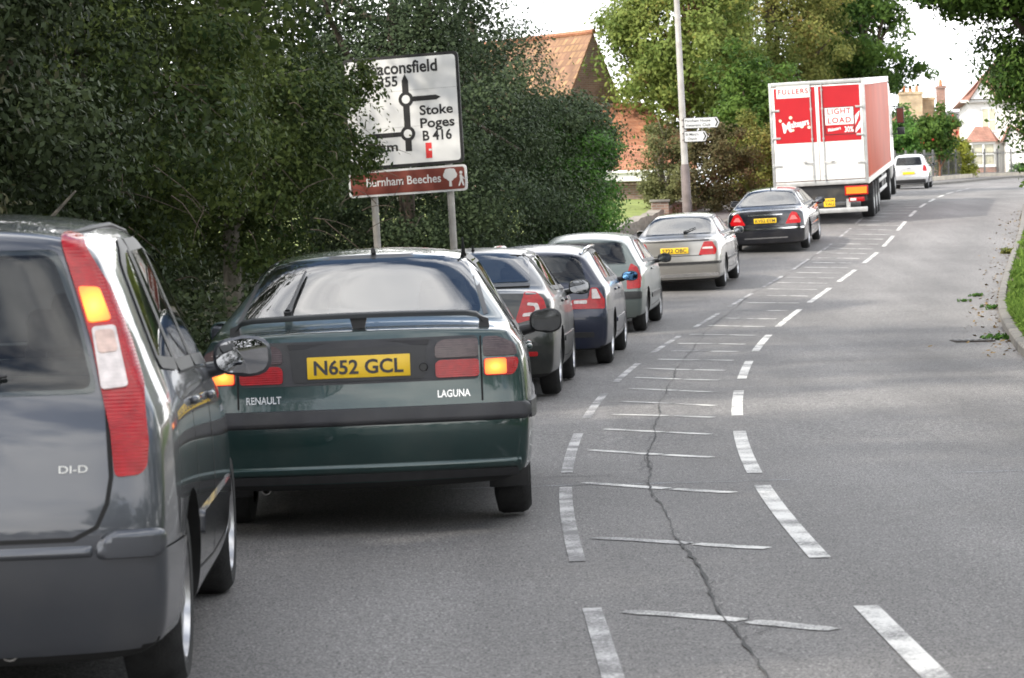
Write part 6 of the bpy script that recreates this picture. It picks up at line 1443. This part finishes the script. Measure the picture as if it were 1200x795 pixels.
window(t, 1.3, .17, 3.6, .95, 1.5, 2, 2, PANE_C); window(t, 3.4, .17, 3.6, .9, 1.4, 2, 2, PANE_C)
# bay
bay = [(-.15, .2), (.15, -.75), (1.55, -.75), (1.85, .2)]
mb = MB()
def bayprism(mb, z0, z1, g=0.0):
    v = [(x + (g if x > .85 else -g), y - g, z) for z in (z0, z1) for x, y in bay]; mb.add(v, [(0, 1, 5, 4), (1, 2, 6, 5), (2, 3, 7, 6), (0, 3, 2, 1), (4, 5, 6, 7)])
bayprism(mb, -.6, .62); mb.build('bay_plinth', BRK, t, smooth=0)
mb = MB(); bayprism(mb, .62, .78, .04); bayprism(mb, 2.05, 2.22, .04); bw_ = mb.build('bay_frame', JOIN_W, t, smooth=0)
mb = MB(); bayprism(mb, .79, 2.04, -.08); mb.build('bay_glass', PANE_C, bw_, smooth=0)
mb = MB()
for (ax, ay), (bx_, by_) in zip(bay[:-1], bay[1:]):
    for k in (0, .5, 1):
        mb.box((ax + (bx_ - ax) * k, ay + (by_ - ay) * k, 1.41), (.12, .10, 1.27))
    mb.tube([(ax, ay, 1.42), (bx_, by_, 1.42)], .05, 6)
mb.build('mullion_frame', JOIN_W, bw_)
mb = MB(); v = [(x * 1.14 - .12, y - .22 if y < 0 else y, 2.2) for x, y in bay] + [(.45, .19, 3.2), (1.25, .19, 3.2)]
mb.add(v, [(0, 1, 4), (1, 2, 5, 4), (2, 3, 5), (0, 3, 2, 1)]); mb.build('bay_roof', TILE_P, t, smooth=0)
# porch
mb = MB(); mb.box((2.95, -.5, .95), (1.5, 1.3, 2.6)); po = mb.build('porch', RENDER_W, t)
mb = MB(); mb.add([(2.2, -1.16, 2.2), (3.7, -1.16, 2.2), (2.55, -1.16, 3.0)], [(0, 1, 2)]); mb.build('porch_gable', RENDER_W, po, smooth=0)
mb = MB(); v = [(2.5, -1.4, 3.15), (3.95, -1.4, 2.15), (3.95, .15, 2.15), (2.5, .15, 3.15)]; v += [(x, y, z + .1) for x, y, z in v]; mb.add(v, [(0, 1, 2, 3), (4, 7, 6, 5), (0, 4, 5, 1), (1, 5, 6, 2), (2, 6, 7, 3), (3, 7, 4, 0)])
v = [(2.5, -1.4, 3.15), (1.98, -1.4, 2.12), (1.98, .15, 2.12), (2.5, .15, 3.15)]; v += [(x, y, z + .1) for x, y, z in v]; mb.add(v, [(0, 1, 2, 3), (4, 7, 6, 5), (0, 4, 5, 1), (1, 5, 6, 2), (2, 6, 7, 3), (3, 7, 4, 0)]); mb.build('porch_roof', TILE_P, po, smooth=0)
mb = MB(); mb.box((3.95, -.9, .85), (.45, .45, 2.4)); mb.build('brick_pillar', mat("orange brick", (.50, .24, .12), rough=.85, vary=.2), t)
t.matrix_world = Matrix.Translation((29.0, 166.5, 5.55)) @ Matrix.Rotation(R(-6), 4, 'Z')
# chimney house
t = thing("chimney_house", "red tiled house with yellow and red brick chimney stacks beyond the hedge", "house", (30.2, 208, 5.95))
mb = MB(); mb.box((3.6, 4, 1.2), (8.0, 8, 3.4)); mb.build('wall', BRK, t)
mb = MB(); mb.add([(-.6, -.4, 2.9), (8.2, -.4, 2.9), (8.2, 8.4, 2.9), (-.6, 8.4, 2.9), (1.2, 4, 6.35), (4.3, 4, 6.15)], [(0, 1, 5, 4), (1, 2, 5), (2, 3, 4, 5), (3, 0, 4), (3, 2, 1, 0)]); mb.build('roof', TILE_O, t, smooth=0)
for x0, x1, y, z0, z1, m_, np_ in ((1.0, 2.75, 2.2, 4.2, 7.6, BRK_Y, 3), (2.95, 3.9, 3.4, 5, 7.2, BRK_Y, 0), (3.95, 4.55, 2.0, 4.2, 8.0, BRK, 1)):
    mb = MB(); mb.box(((x0 + x1) / 2, y, (z0 + z1) / 2), (x1 - x0, .9, z1 - z0)); mb.box(((x0 + x1) / 2, y, z1 - .12), (x1 - x0 + .14, 1.04, .2)); c_ = mb.build('chimney', m_, t)
    for i in range(np_):
        mb = MB(); mb.tube([((x0 + x1) / 2 + (i - (np_ - 1) / 2) * .5, y, z1), ((x0 + x1) / 2 + (i - (np_ - 1) / 2) * .5, y, z1 + .5)], [.15, .11], 10); mb.build('chimney_pot', mat("clay pot", (.5, .19, .09), rough=.8), c_)
mb = MB(); mb.tube([(.9, 2.4, 6.0), (.9, 2.4, 8.6)], .03, 6)
for k in range(5): mb.tube([(.5 + .12 * k, 2.4 - .0, 8.35 + .0 * k), (.5 + .12 * k, 2.9, 8.35)], .012, 4)
mb.tube([(.4, 2.4, 8.35), (1.1, 2.4, 8.35)], .02, 5); mb.build('television_aerial', LSTEEL, t)
t = thing("slate_house", "grey slate roofed house just behind the red brick chimney", "house", (33.5, 222, 5.95))
mb = MB(); mb.box((3, 3, 1.8), (8, 6, 4)); mb.build('wall', BRK, t)
mb = MB(); gable_roof(mb, -1, 7, 0, 6, 3.8, 6.6, .3, 'x'); mb.build('roof', SLATE, t, smooth=0)
